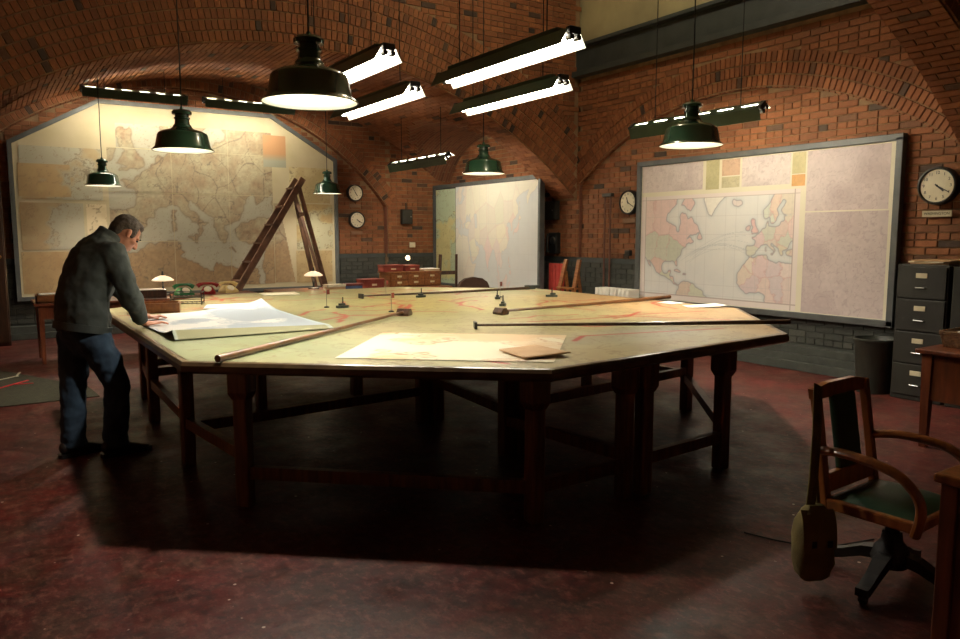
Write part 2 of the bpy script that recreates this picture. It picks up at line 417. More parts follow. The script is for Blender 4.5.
# ------------------------------------------------------------------ room geometry constants
XR = 7.85; YB = 13.1; XL = -.95; YN = -3.2; ZC = 6.2
Y1, Y2 = 9.1, 9.6            # far transverse arch
N1, N2 = 2.95, 3.4           # near transverse arch
AX, AR, ACROWN = 3.45, 6.35, 3.85; ACZ = ACROWN-AR
def arch_z(x): return ACZ+math.sqrt(max(0, AR*AR-(x-AX)**2))
WAY, WAR, WAC = 6.25, 4.46, 3.33; WACZ = WAC-WAR     # wall arch in the map bay of the right wall
def warch_z(y): return WACZ+math.sqrt(max(0, WAR*WAR-(y-WAY)**2)) if abs(y-WAY) < 2.85 else 0
BX, BR_, BC = 2.9, 4.36, 3.9; BCZ = BC-BR_            # wall arch of the back wall
def barch_z(x): return BCZ+math.sqrt(max(0, BR_*BR_-(x-BX)**2)) if abs(x-BX) < 3.55 else 0
WAINS = 1.2
X, Y, Z = Vector((1, 0, 0)), Vector((0, 1, 0)), Vector((0, 0, 1))

# floor
fl = MB().b2(XL-.3, XR+.4, YN-.2, YB+.4, -.1, 0).build('floor', 'floor_paint'); struct(fl)
# ceiling slab far above the lamps
struct(MB().b2(XL-.3, XR+.4, YN-.2, Y1+.2, ZC, ZC+.2).build('ceiling', 'plaster_cream'))

# right wall: backing, plinth, painted dado, brick
wr = MB().b2(XR+.06, XR+.4, YN-.2, YB+.4, 0, 3.95).build('wall_right', 'mortar'); struct(wr)
MB().b2(XR, XR+.06, Y1-.05, YB+.4, WAINS, 3.95).build('pier_backing', 'mortar', wr)
mat('reveal_brick', rgb(126, 76, 54), rgb(100, 60, 44), rough=.85, scale=14, stretch=(1, 1, 6), bump=.3)
MB().b2(XR+.001, XR+.052, Y1-.056, Y1-.05, WAINS, 2.4).build('pier_reveal', 'reveal_brick', wr)
def poly_wall(name, m, parent, pts, d0, d1, fn):
    return MB().prism(pts, d0, d1, fn).build(name, m, parent, fix=True)
arcpts = [(WAY+WAR*math.sin(a), WACZ+WAR*math.cos(a)) for a in np.linspace(-.6935, .6935, 40)]
ya, yb = arcpts[0][0], arcpts[-1][0]
poly_wall('spandrel_backing', 'mortar', wr, [(N1-.1, 2.33)]+[(ya, 2.33)]+arcpts[1:-1]+[(yb, 2.33), (Y1, 2.33), (Y1, 3.95), (N1-.1, 3.95)], XR, XR+.06, lambda u, v, d: (d, u, v))
MB().b2(XR+.02, XR+.06, YN, YB, 0, WAINS).build('dado_backing', 'mortar_grey', wr)
MB().b2(XR+.004, XR+.06, YN, YB, WAINS-.07, WAINS).build('dado_band', 'beam_paint', wr)
for i, (d, h0, h1) in enumerate(((.14, 0, .1), (.09, .1, .18), (.04, .18, .26))):
    MB().b2(XR-d, XR+.06, YN, YB, h0, h1, .006).build('plinth_course', 'mortar_grey', wr)
mapR = lambda p: 4.15 < p[1] < 7.7 and .65 < p[2] < 2.5
bricks = field((XR+.06, 0, 0), Y, Z, -X, N1-.3, Y1, WAINS+.02, 3.4, lambda u, v: v < (warch_z(u) if warch_z(u) else 0)-.03, clip=(N1-.3, Y1-.05))
bricks += field((XR, 0, 0), Y, Z, -X, N1-.3, YB-.2, WAINS+.02, 3.93, lambda u, v: v > warch_z(u)+.42 and v > 2.25 and u < Y1)
bricks += field((XR, 0, 0), Y, Z, -X, Y1-.3, YB-.1, WAINS+.02, 3.3, lambda u, v: v < 2.35 or u > Y2, clip=(Y1-.05, YB-.15))
bricks += field((XR+.06, 0, 0), Y, Z, -X, YN, N1-.3, WAINS+.02, 3.9, lambda u, v: True, clip=(YN, N1-.3))
for k in range(3): bricks += arc_ring((XR, WAY, WACZ), Y, Z, -X, WAR+.005+k*.135, -.69, .69, .13, BD+.004)
bricks += soffit((XR-.005, WAY, WACZ), Y, Z, X, WAR, -.69, .69, .07)
lay_bricks(wr, bricks, 300, hidden=mapR)
lay_bricks(wr, field((XR+.02, 0, 0), Y, Z, -X, YN, YB, .28, WAINS-.07, lambda u, v: True), 220, True, hidden=mapR)
# steel beam and plaster well wall above it
bo = MB().b2(XR-.06, XR+.3, N1-.1, Y1, 4.02, 4.40).b2(XR-.16, XR+.3, N1-.1, Y1, 3.95, 4.03, .005).b2(XR-.16, XR+.3, N1-.1, Y1, 4.38, 4.43, .005).build('trim_1', 'beam_paint'); struct(bo, 'dark painted steel beam above the brick arch')
struct(MB().b2(XR+.04, XR+.4, N1-.1, Y1+.1, 4.43, ZC).build('wall_upper', 'plaster_cream'))

# back wall
wb = MB().b2(XL-.3, XR+.4, YB+.0, YB+.4, 0, 4.6).build('wall_back', 'mortar'); struct(wb)
apts = [(BX+BR_*math.sin(a), BCZ+BR_*math.cos(a)) for a in np.linspace(-.951, .951, 40)]
poly_wall('arch_face_backing', 'mortar', wb, [(XL-.3, 0), (apts[0][0], 0)]+apts+[(apts[-1][0], 0), (XR, 0), (XR, 4.5), (XL-.3, 4.5)], YB-.15, YB, lambda u, v, d: (u, d, v))
MB().b2(BX+3.53, BX+3.546, YB-.149, YB-.02, WAINS, 2.1).build('pier_reveal', 'reveal_brick', wb)
mapB = lambda p: .4 < p[0] < 5.4 and .6 < p[2] < 2.9
bricks = field((0, YB, 0), X, Z, -Y, XL, XR, WAINS+.02, 4., lambda u, v: v < (barch_z(u) or 0)-.03, clip=(BX-3.55, BX+3.55))
bricks += field((0, YB-.15, 0), X, Z, -Y, XL, XR, WAINS+.02, 4.5, lambda u, v: v > barch_z(u)+.28 and abs(u-BX) < 3.6 and v > 2.1)
bricks += field((0, YB-.15, 0), X, Z, -Y, BX+3.3, XR, WAINS+.02, 2.3, lambda u, v: True, clip=(BX+3.55, XR))+field((0, YB-.15, 0), X, Z, -Y, BX+3.6, XR, 2.3, 4.5, lambda u, v: True, clip=(BX+3.6, XR))
for k in range(2): bricks += arc_ring((BX, YB-.15, BCZ), X, Z, -Y, BR_+.005+k*.135, -.95, .95, .13, BD+.004)
bricks += soffit((BX, YB-.155, BCZ), X, Z, Y, BR_, -.95, .95, .14)
lay_bricks(wb, bricks, 300, hidden=mapB)
MB().b2(BX-3.54, BX+3.54, YB-.03, YB, 0, WAINS).b2(BX+3.55, XR, YB-.17, YB-.14, 0, WAINS).build('dado_backing', 'mortar_grey', wb)
MB().b2(BX-3.54, BX+3.54, YB-.05, YB, WAINS-.07, WAINS).b2(BX+3.53, XR, YB-.19, YB-.14, WAINS-.07, WAINS).build('dado_band', 'beam_paint', wb)
lay_bricks(wb, field((0, YB-.03, 0), X, Z, -Y, XL, BX+3.5, .2, WAINS-.07, lambda u, v: True)+field((0, YB-.17, 0), X, Z, -Y, BX+3.6, XR, .2, WAINS-.07, lambda u, v: True), 120, True, hidden=mapB)
MB().b2(XL, XR, YB-.2, YB, 0, .1, .006).b2(XL, XR, YB-.17, YB, .1, .2, .006).build('plinth_course', 'mortar_grey', wb)

# transverse brick arches: spandrel face, rings, lining
def transverse(name, y0, y1, nr, ztop, xlo, hide=None, limit=300):
    amax = math.asin((XR-AX)/AR)
    pts = [(AX+AR*math.sin(a), ACZ+AR*math.cos(a)) for a in np.linspace(-amax, amax, 60)]
    w = MB().prism(pts+[(XR, ztop), (2*AX-XR, ztop)], y0, y1, lambda u, v, d: (u, d, v)).build(name, 'mortar', fix=True); struct(w)
    bricks = []
    for k in range(nr): bricks += arc_ring((AX, y0, ACZ), X, Z, -Y, AR+.004+k*.122, -amax, amax, .118, BD+(.006 if k == 0 else .003*(k % 2)))
    lim = AR+nr*.122
    bricks += field((0, y0, 0), X, Z, -Y, 2*AX-XR, XR, 2.1, ztop, lambda u, v: math.hypot(u-AX, v-ACZ) > lim+.02)
    bricks += soffit((AX, y0-.006, ACZ), X, Z, Y, AR, -amax, amax, y1-y0+.012)
    lay_bricks(w, [b for b in bricks if b[0][0] < XR-.04 and b[0][2] < ztop], limit, hidden=hide)
    return w
transverse('wall_arch_far', Y1, Y2, 7, 5.6, XL)
transverse('wall_arch_near', N1, N2, 3, 5.2, XL)
# side walls and the wall behind the camera (out of view)
def uvwall(name, p0, p1, z0, z1, m):
    me = bpy.data.meshes.new(name); a = Vector(p0); b = Vector(p1); L = (b-a).length
    me.from_pydata([(a.x, a.y, z0), (b.x, b.y, z0), (b.x, b.y, z1), (a.x, a.y, z1)], [], [(0, 1, 2, 3)])
    uv = me.uv_layers.new(name='UVMap')
    for i, c in enumerate(((0, z0), (L, z0), (L, z1), (0, z1))): uv.data[i].uv = c
    me.materials.append(MATS[m]); o = bpy.data.objects.new(name, me); COL.objects.link(o); struct(o)
    sol = o.modifiers.new('solid', 'SOLIDIFY'); sol.thickness = .2; sol.offset = 1; return o
uvwall('wall_left', (XL, YN, 0), (XL, YB+.2, 0), 0, ZC, 'brick_far')
uvwall('wall_near', (XR, YN, 0), (XL, YN, 0), 0, ZC, 'brick_far')
struct(MB().b2(XR, XR+.4, YN, N1, 3.9, ZC).build('wall_upper_near', 'plaster_cream'))
# groined vault over the far bay
def vault():
    nx, ny = 90, 44; xs = np.linspace(XL, XR, nx); ys = np.linspace(Y2-.02, YB-.1, ny); SY, SH = 11.3, 1.72
    vs = []; fs = []
    for y in ys:
        for x in xs:
            za = ACZ+.22+math.sqrt(max(0, (AR+.02)**2-(x-AX)**2))
            t = (y-SY)/SH; zb = 2.25+1.15*math.sqrt(max(0, 1-t*t)) if abs(t) < 1 else 0
            vs.append((x, y, max(za, zb)))
    for j in range(ny-1):
        for i in range(nx-1): fs.append((j*nx+i, (j+1)*nx+i, (j+1)*nx+i+1, j*nx+i+1))
    me = bpy.data.meshes.new('ceiling_vault'); me.from_pydata(vs, [], fs); uv = me.uv_layers.new(name='UVMap')
    arc = [0.]
    for i in range(1, nx): arc.append(arc[-1]+math.hypot(xs[i]-xs[i-1], vs[i][2]-vs[i-1][2]))
    for l in me.loops:
        k = l.vertex_index; uv.data[l.index].uv = (vs[k][1], arc[k % nx])
    me.materials.append(MATS['brick_far']); o = bpy.data.objects.new('ceiling_vault', me); COL.objects.link(o); struct(o)
    sol = o.modifiers.new('solid', 'SOLIDIFY'); sol.thickness = .15; sol.offset = -1
    bricks = []; amax = math.asin((XR-AX)/AR)
    for b in soffit((AX, Y2, ACZ+.215), X, Z, Y, AR+.02, -amax, amax, YB-.15-Y2):
        y = b[0][1]; t = (y-SY)/SH; zb = 2.25+1.15*math.sqrt(max(0, 1-t*t)) if abs(t) < 1 else 0
        if b[0][2] > zb+.05: bricks.append(b)
    lay_bricks(o, bricks, 300)
vault()

# ------------------------------------------------------------------ map painting
def merc(lat): return np.log(np.tan(np.pi/4+np.radians(lat)/2))
NA = [(-135,72),(-128,70),(-115,68),(-100,68),(-95,71),(-88,69),(-82,69),(-82,66),(-87,64),(-93,61),(-94,58),(-88,56.5),(-82,55),(-82,52),(-79,51.5),(-79,55),(-77,57),(-78,60),(-77,62),(-72,61.5),(-69,58.5),(-65,60),(-62,57),(-58,54.5),(-56,52),(-60,50),(-66,50),(-70,47),(-65,48.5),(-64,46),(-61,46),(-64,44.5),(-66,43.7),(-67,45),(-70,43.5),(-70,41.5),(-74,40.5),(-75.5,38),(-76,35.2),(-78.5,33.8),(-81,31.5),(-80,27),(-80.5,25.2),(-82,27),(-83,29.5),(-86,30.3),(-90,29.5),(-94,29.5),(-97,27.5),(-97.7,22.5),(-96,19),(-94,18.2),(-91,18.8),(-90,21),(-87,21.5),(-88,17),(-88.5,15.8),(-84,15.8),(-83.3,12),(-83,10),(-80,9),(-77.5,8.5),(-78,7.3),(-81,7.7),(-84,9.5),(-86,11.5),(-88,13),(-92,14.5),(-95,16),(-99,16.8),(-104,19),(-106,22.5),(-109,26),(-112.5,30),(-114.5,31.5),(-112,27.5),(-110,23.3),(-112.3,25.5),(-115,29),(-117,32.5),(-120.5,34.5),(-122.5,37.5),(-124.3,41),(-124,46),(-123,49),(-128,52),(-131,55),(-135,58)]
SAM = [(-77.5,8.5),(-75,11),(-72,12),(-68,11.5),(-62,10.5),(-57,6),(-51,4),(-50,0),(-44,-3),(-37,-5),(-35,-8),(-38,-15),(-80,-15),(-81,-5),(-80,1),(-77.5,4)]
BAFFIN = [(-72,71),(-66,68),(-62,66),(-66,63),(-70,63),(-73,65),(-78,65),(-73,68),(-80,70),(-85,73),(-78,73)]
GREEN = [(-58,75),(-54,70),(-51,65),(-48,61),(-44,60),(-41,63),(-36,66),(-27,69),(-22,72),(-20,75)]
ICE = [(-24,65.5),(-22,64),(-18.5,63.4),(-14,64.8),(-15.5,66.3),(-20,66),(-23,66.4)]
BRIT = [(-5.5,50),(1.3,51.2),(1.5,52.7),(0,53.5),(-2,56),(-2,57.6),(-4,58.5),(-6,57),(-5,55),(-3,54),(-4.5,53),(-5,51.7),(-3,51.3)]
IRE = [(-10,52),(-6.3,52.2),(-6,54.5),(-8,55.3),(-10,54)]
EURAS = [(-9,43.3),(-1.5,43.4),(-1.2,46),(-4.7,48.3),(-1.5,48.7),(1.5,50.2),(4,51.8),(5,53.3),(8.5,53.8),(8,57),(10.5,57.6),(10.5,54.5),(14,54),(19,54.5),(21.3,57),(24,57.2),(23.5,59.2),(29.5,59.9),(23,60),(21.3,61.5),(25,65),(22,65.8),(17.5,62),(18.5,60),(16.5,57),(14.3,55.5),(12.8,55.5),(11,59),(8,58),(5.3,59),(5,62),(10,64),(14,67.5),(19,70),(27,71),(33,69.5),(41,67),(40,65),(35,64),(38,64),(44,68),(50,68.5),(55,70),(70,73),(80,73),(105,77),(115,74),(140,72),(160,70),(180,69),(180,65),(170,60),(162,58),(157,51),(155,57),(160,61),(150,59.5),(140,57),(135,54.5),(140,51),(140,47),(135,43.5),(130,42),(128,39),(129,36),(126.5,34.5),(126.5,37.5),(124.5,40),(121,40.5),(118,39),(119,37.2),(122,37),(119.5,35),(121.7,31.5),(121,28),(117,23.5),(110.5,21.2),(108,21.5),(106,19),(109,14),(107,10.5),(105,9),(104.5,10.5),(100.8,13),(99.5,10),(103.5,4),(104,1.3),(101,3),(98.5,8),(98,14),(95,16),(94,18),(91.5,22.5),(87,21.5),(82,16.5),(80.2,13.5),(78,8.3),(76,10.5),(73,17),(72.5,21),(69,22.3),(66.5,25.2),(57.5,25.5),(56,27),(51,28.5),(48.5,30),(50,27),(52,24.3),(56,24.5),(59.8,22.5),(57,18.7),(52,15.6),(45,12.8),(43,13.5),(41,18),(38,23),(35,28),(34.2,31.3),(36,36.5),(31,36.5),(27.5,37),(26.3,39.5),(29,41),(35,42),(41,41.3),(37.5,44.7),(39,47),(35,46),(33.5,44.6),(31,46.5),(28.7,44),(28,41.5),(26,40.7),(23.5,40.3),(24,38),(22.5,36.6),(21,38.5),(19.4,41.5),(15,44.3),(13.5,45.6),(12.3,45.2),(13.6,43.6),(16,42),(18.4,40.2),(16.6,40.3),(17,39),(15.7,38),(15.6,40),(12.3,41.7),(10.3,43.8),(8,44),(5,43.3),(3.1,43),(3.2,41.8),(0,40),(-.5,38),(-2,36.8),(-5.5,36),(-8.9,37),(-9.3,39)]
AFR = [(-6,35.8),(-2,35.2),(3,36.8),(10,37.2),(11,34),(15,32.3),(20,31),(20,32.7),(25,31.6),(32,31.2),(34,27.5),(37,21),(39,16),(43,11.5),(51,11.8),(47,4),(41,-2),(40,-10),(35,-20),(12,-20),(12,-15),(13,-6),(9,-1),(9.5,4),(4.5,6.3),(-4,5),(-8,4.5),(-13,8.5),(-16.8,13),(-17,20.5),(-13,27.5),(-9.7,30.5)]
ISLES = [[(-85,22),(-80,23.2),(-74.5,20.2),(-77.5,19.9)],[(-74.3,18.4),(-72.5,20),(-68.5,18.6),(-71,17.8)],[(-59,47.6),(-56,51.5),(-53,47.5),(-56,46.9)],[(8.3,39),(9.7,39.2),(9.5,41.2),(8.3,40.9)],[(8.7,41.5),(9.5,41.6),(9.4,43),(8.6,42.4)],[(12.5,37.8),(15.1,36.7),(15.5,38.2),(13,38.2)],[(23.6,35.4),(26.3,35),(26.2,35.3),(24,35.6)],[(32.3,34.8),(34,35),(34.5,35.6),(33,35.4)],
 [(130,31.5),(132,33.8),(136,33.6),(139.5,35),(141,36),(142,39.5),(141,41.3),(139.5,38.5),(136.5,37),(132,35.4),(130,33.5)],[(140,41.6),(143.2,42),(145.5,43.4),(141.7,45.4),(141,43)],[(142,46),(143.5,49),(142.8,54),(142,52)],[(120.3,16),(122.3,18.4),(121.8,14),(124,13),(120.7,13.8)],[(122,7),(125.5,5.8),(126.3,8),(125,9.7),(123.5,8.6)],[(123,10),(125,11),(124.5,12.3),(122,11.5)],[(109,1.5),(113,3.2),(117,7),(119,5),(117.5,1),(116,-4),(110.2,-2.8)],[(95.3,5.6),(98,4.3),(104,-1),(106,-3),(105.5,-5.8),(102,-4),(98.5,1.7)],[(105.2,-6.7),(108.5,-6.5),(114.4,-7.7),(114,-8.7),(106.5,-7.4)],[(80,9.7),(81.8,7.5),(80.5,6),(79.8,7.5)],[(120.2,23.2),(121.5,25.2),(121,22)],[(108.7,19.3),(110.9,20),(110,18.3)],[(119.5,-5),(121,-3),(125,1.5),(120.5,1)],[(131,-1),(138,-2),(145,-5),(141,-8.5),(138,-8),(133,-4)]]
LANDS = [NA, SAM, BAFFIN, GREEN, ICE, BRIT, IRE, EURAS, AFR]+ISLES
def inpoly(px, py, poly):
    r = np.zeros(px.shape, bool); n = len(poly)
    x0 = min(p[0] for p in poly); x1 = max(p[0] for p in poly); y0 = min(p[1] for p in poly); y1 = max(p[1] for p in poly)
    sel = (px >= x0) & (px <= x1) & (py >= y0) & (py <= y1)
    if not sel.any(): return r
    a = px[sel]; b = py[sel]; q = np.zeros(a.shape, bool)
    for i in range(n):
        ax, ay = poly[i]; bx, by = poly[i-1]
        if ay == by: continue
        c = ((ay > b) != (by > b)) & (a < (bx-ax)*(b-ay)/(by-ay)+ax); q ^= c
    r[sel] = q; return r
def vnoise(x, y, seed, octv=4, pers=.5):
    g = np.random.default_rng(seed); out = np.zeros_like(x); amp = 1.; tot = 0
    for o in range(octv):
        T = g.random((64, 64)); fx = np.mod(x*2**o, 63); fy = np.mod(y*2**o, 63)
        ix = fx.astype(int); iy = fy.astype(int); tx = fx-ix; ty = fy-iy; tx = tx*tx*(3-2*tx); ty = ty*ty*(3-2*ty)
        jx = (ix+1) % 64; jy = (iy+1) % 64
        out += amp*((T[iy, ix]*(1-tx)+T[iy, jx]*tx)*(1-ty)+(T[jy, ix]*(1-tx)+T[jy, jx]*tx)*ty); tot += amp; amp *= pers
    return out/tot
def blur(a, k):
    for ax in (0, 1):
        p = np.concatenate([np.repeat(np.take(a, [0], ax), k+1, ax), a, np.repeat(np.take(a, [-1], ax), k, ax)], ax)
        c = np.cumsum(p, ax); n = a.shape[ax]
        a = (np.take(c, range(2*k+1, 2*k+1+n), ax)-np.take(c, range(0, n), ax))/(2*k+1)
    return a
def C(r, g, b): return np.array([r, g, b], float)
def lerp(a, b, t): t = np.clip(t, 0, 1)[..., None] if isinstance(t, np.ndarray) else t; return a*(1-t)+b*t
def voronoi(x, y, seeds):
    best = np.full(x.shape, 1e9); second = np.full(x.shape, 1e9); idx = np.zeros(x.shape, int)
    for i, s in enumerate(seeds):
        d = np.hypot(x-s[0], y-s[1]); m = d < best
        second = np.where(m, best, np.minimum(second, d)); best = np.where(m, d, best); idx = np.where(m, i, idx)
    return idx, second-best
def stroke(img, U, V, pts, w, col, alpha=1., smooth=True):
    pts = np.asarray(pts, float)
    d = np.full(U.shape, 1e9)
    for a, b in zip(pts[:-1], pts[1:]):
        ab = b-a; L = max(1e-9, (ab**2).sum()); t = np.clip(((U-a[0])*ab[0]+(V-a[1])*ab[1])/L, 0, 1)
        d = np.minimum(d, np.hypot(U-a[0]-t*ab[0], V-a[1]-t*ab[1]))
    k = np.clip(1.5-d/w, 0, 1)*alpha
    return img*(1-k[..., None])+col*k[..., None]
def landmask(lon, lat, wob=.5, seed=3):
    sc = .6; lo = lon+wob*(vnoise((lon+200)*sc, (lat+90)*sc, seed)-.5)*4; la = lat+wob*(vnoise((lon+200)*sc, (lat+90)*sc, seed+1)-.5)*3
    m = np.zeros(lon.shape, bool)
    for p in LANDS: m |= inpoly(lo, la, p)
    hb = inpoly(lon, lat, [(47,47),(53,47),(54,41),(54,37),(50,37),(49,41)]); m &= ~hb
    return m.astype(float)
def paint_atlantic(y, z):           # world Y (falling to the reader's right) and z
    lon = -5.6+(5.85-y)/.0155; m = .489+(z-1.15)/.777; lat = np.degrees(2*np.arctan(np.exp(m))-np.pi/2)
    L = landmask(lon, lat); e = blur(L, 2); halo = blur(L, 6)
    n = vnoise(y*9, z*9, 5)
    sea = lerp(C(206, 208, 206), C(222, 220, 212), n); img = lerp(sea, C(150, 168, 178), np.clip(halo*1.6, 0, 1)*.7)
    seeds = [(-100,60),(-75,55),(-115,60),(-98,39),(-85,36),(-110,42),(-102,24),(-95,17),(-40,68),(-18,65),(-2,53),(-8,53),(-4,40),(2,47),(10,51),(13,42),(20,52),(16,63),(10,61),(26,63),(24,46),(35,55),(22,40),(33,39),(-5,30),(3,28),(17,27),(28,27),(-12,21),(-3,13),(8,10),(20,15),(30,14),(-70,5),(-60,4),(-80,22),(45,25)]
    cols = [(226,176,168),(222,170,164),(228,184,172),(186,190,160),(180,188,156),(192,194,166),(220,170,150),(196,200,160),(232,226,210),(216,196,190),(222,160,156),(208,160,156),(198,196,166),(214,172,176),(190,192,168),(206,184,166),(214,176,160),(228,190,160),(198,208,184),(214,196,166),(190,196,170),(228,182,170),(206,190,150),(216,180,160),(226,204,180),(222,178,180),(212,180,186),(228,200,190),(224,196,170),(210,176,180),(228,190,176),(206,180,184),(222,190,180),(214,180,150),(196,200,160),(220,170,150),(226,206,176)]
    idx, edge = voronoi(lon+3*(vnoise(lon*.2+50, lat*.2+40, 9)-.5)*3, lat, seeds)
    land = np.array(cols, float)[idx]; land = land*(.93+.12*vnoise(y*40, z*40, 8)[..., None])
    land = lerp(land, C(196, 96, 92), (edge < .8)*.35)
    img = lerp(img, land, np.clip(L, 0, 1)); coast = np.clip(1-np.abs(e-.5)*3.2, 0, 1); img = lerp(img, C(96, 92, 104), coast*.75)
    for k in range(9):
        a = rng.uniform(0, 1); t = np.linspace(0, 1, 14); p0 = (-62-14*a, 40-12*rng.random()); p1 = (-8+rng.uniform(-2, 2), 36+16*rng.random())
        pts = [((5.85-(p0[0]+(p1[0]-p0[0])*q+5.6)*.0155), 1.15+.777*(merc(p0[1]+(p1[1]-p0[1])*q+6*math.sin(q*3.1))-.489)) for q in t]
        img = stroke(img, y, z, pts, .0022, C(140, 150, 160), .5)
    for g in range(-120, 40, 10): img = lerp(img, C(150, 140, 140), (np.abs(lon-g) < .18)*.3)
    for g in range(0, 75, 10): img = lerp(img, C(150, 140, 140), (np.abs(lat-g) < .16)*.3)
    yb0, yb1, zb0, zb1 = 5.27, 7.60, .74, 2.03
    brd = (y < yb0) | (y > yb1) | (z < zb0) | (z > zb1); img = lerp(img, C(226, 206, 198), brd*1.)
    ln = (np.abs(y-yb0) < .006) | (np.abs(y-yb1) < .006) | (np.abs(z-zb0) < .006) | (np.abs(z-zb1) < .006); img = lerp(img, C(150, 116, 104), ln*.8)
    img = lerp(img, img.mean(-1, keepdims=True), .25); return lerp(img, C(228, 220, 214), .36)
def paint_chart(base, ink, seed, amt=1.):
    def f(a, z):
        n = vnoise(a*3, z*3, seed, 5); n2 = vnoise(a*9+7, z*9, seed+1, 4); n3 = vnoise(a*30, z*30, seed+2, 2)
        img = lerp(np.broadcast_to(C(*base), a.shape+(3,)), C(*ink), np.clip((n-.42)*1.6, 0, .35)*amt); img = img*(.96+.07*n3[..., None])
        for k in range(5): img = lerp(img, C(*ink), (np.abs(n-.3-.09*k) < .006)*.35*amt)
        return lerp(img, C(*ink), (np.abs(n2-.5) < .012)*.22*amt)
    return f
def paint_asia(y, z):
    lon = 77.5+(11.03-y)/.0146; lat = 8+(z-.93)/.0257
    L = landmask(lon, lat); halo = blur(L, 5); e = blur(L, 1)
    sea = lerp(C(176, 184, 192), C(196, 202, 204), vnoise(y*7, z*7, 21)); img = lerp(sea, C(168, 184, 198), np.clip(halo*1.4, 0, 1)*.5)
    seeds = [(78,22),(68,30),(54,33),(45,25),(43,34),(90,62),(60,60),(120,62),(150,64),(65,42),(85,40),(103,46),(105,33),(120,47),(127,37),(137,36),(96,21),(101,15),(106,14),(110,24),(115,0),(122,14),(100,0),(35,48),(20,50),(10,47),(25,25),(88,31),(140,50),(140,-4),(45,8)]
    cols = [(230,176,168),(220,196,170),(228,212,172),(232,222,176),(216,196,176),(236,228,188),(238,226,180),(232,226,186),(236,222,180),(228,216,176),(224,206,170),(220,214,170),(238,220,170),(226,206,176),(230,180,160),(232,180,170),(222,190,180),(214,180,180),(220,196,190),(230,214,176),(220,180,170),(226,180,166),(216,190,186),(234,222,180),(222,200,176),(210,196,180),(232,216,180),(230,212,176),(236,220,180),(214,196,180),(230,206,170)]
    idx, edge = voronoi(lon, lat, seeds); land = np.array(cols, float)[idx]*(.95+.08*vnoise(y*30, z*30, 23)[..., None])
    land = lerp(land, C(196, 120, 110), (edge < .9)*.25)
    img = lerp(img, land, L); img = lerp(img, C(140, 110, 110), np.clip(1-np.abs(e-.5)*3, 0, 1)*.45)
    for g in range(0, 180, 20): img = lerp(img, C(150, 150, 156), (np.abs(lon-g) < .35)*.25)
    for g in range(-10, 75, 10): img = lerp(img, C(150, 150, 156), (np.abs(lat-g) < .2)*.25)
    img = lerp(img, img.mean(-1, keepdims=True), .15); return lerp(img, C(228, 224, 218), .62)
def paint_europe(x, z, tint=0., relief=True):
    lon = 1+(x-2.17)/.056; lat = 51.3+(z-2.63)/.083
    L = landmask(lon, lat, .6); halo = blur(L, 4); e = blur(L, 1); n = vnoise(x*5, z*5, 31, 6, .6); n2 = vnoise(x*12, z*12, 33, 5)
    sea = lerp(C(172, 164, 138), C(188, 180, 154), n); sea = lerp(sea, C(160, 150, 124), np.clip(halo*1.5, 0, 1)*.5)
    rel = np.clip((n-.36)*2.6, 0, 1); land = lerp(C(182, 166, 126), C(160, 128, 90), rel); land = lerp(land, C(134, 92, 60), np.clip((n2-.55)*3, 0, .6)*rel)
    desert = np.clip((38-lat)/3, 0, 1)*(lon > -10); land = lerp(land, C(166, 118, 64), desert*.7)
    seeds = [(2,47),(10,51),(14,49),(13,42),(20,52),(25,46),(19,47),(22,40),(30,50),(28,55),(33,39),(17,62),(10,60),(26,62),(-4,40),(-2,53),(40,48),(38,56),(21,44)]
    idx, edge = voronoi(lon+(vnoise(x*2, z*2, 35, 2)-.5)*8, lat+(vnoise(x*2+5, z*2, 36, 2)-.5)*6, seeds); land = lerp(land, C(96, 76, 56), (edge < .18)*.6*(lat > 36)); land = land*(.86+.26*vnoise(x*26, z*26, 37, 3)[..., None])
    riv = np.abs(vnoise(x*3+11, z*3, 40, 4)-.5) < .006; land = lerp(land, C(92, 76, 56), riv*.6)
    img = lerp(sea, land, L*.85); img = lerp(img, C(104, 82, 58), np.clip(1-np.abs(e-.5)*3, 0, 1)*.5); img = lerp(img, C(120, 96, 66), (np.abs(np.mod(n*6, 1)-.5) < .03)*.3)
    return lerp(img, img.mean(-1, keepdims=True), .22)*.96
def paint_sheet(base, landc, seed, water=None):
    def f(x, z):
        n = vnoise(x*1.6+seed, z*1.9, seed, 6, .55); d = np.clip((n-.47)*14, 0, 1); r = vnoise(x*8, z*8, seed+2, 5)
        img = lerp(np.broadcast_to(C(*(water or base)), x.shape+(3,)), lerp(np.broadcast_to(C(*base), x.shape+(3,)), C(*landc), r), d)
        img = lerp(img, C(92, 76, 56), (np.abs(n-.47) < .006)*.5)
        return lerp(img, C(120, 96, 70), (np.abs(r-.5) < .012)*.35)
    return f
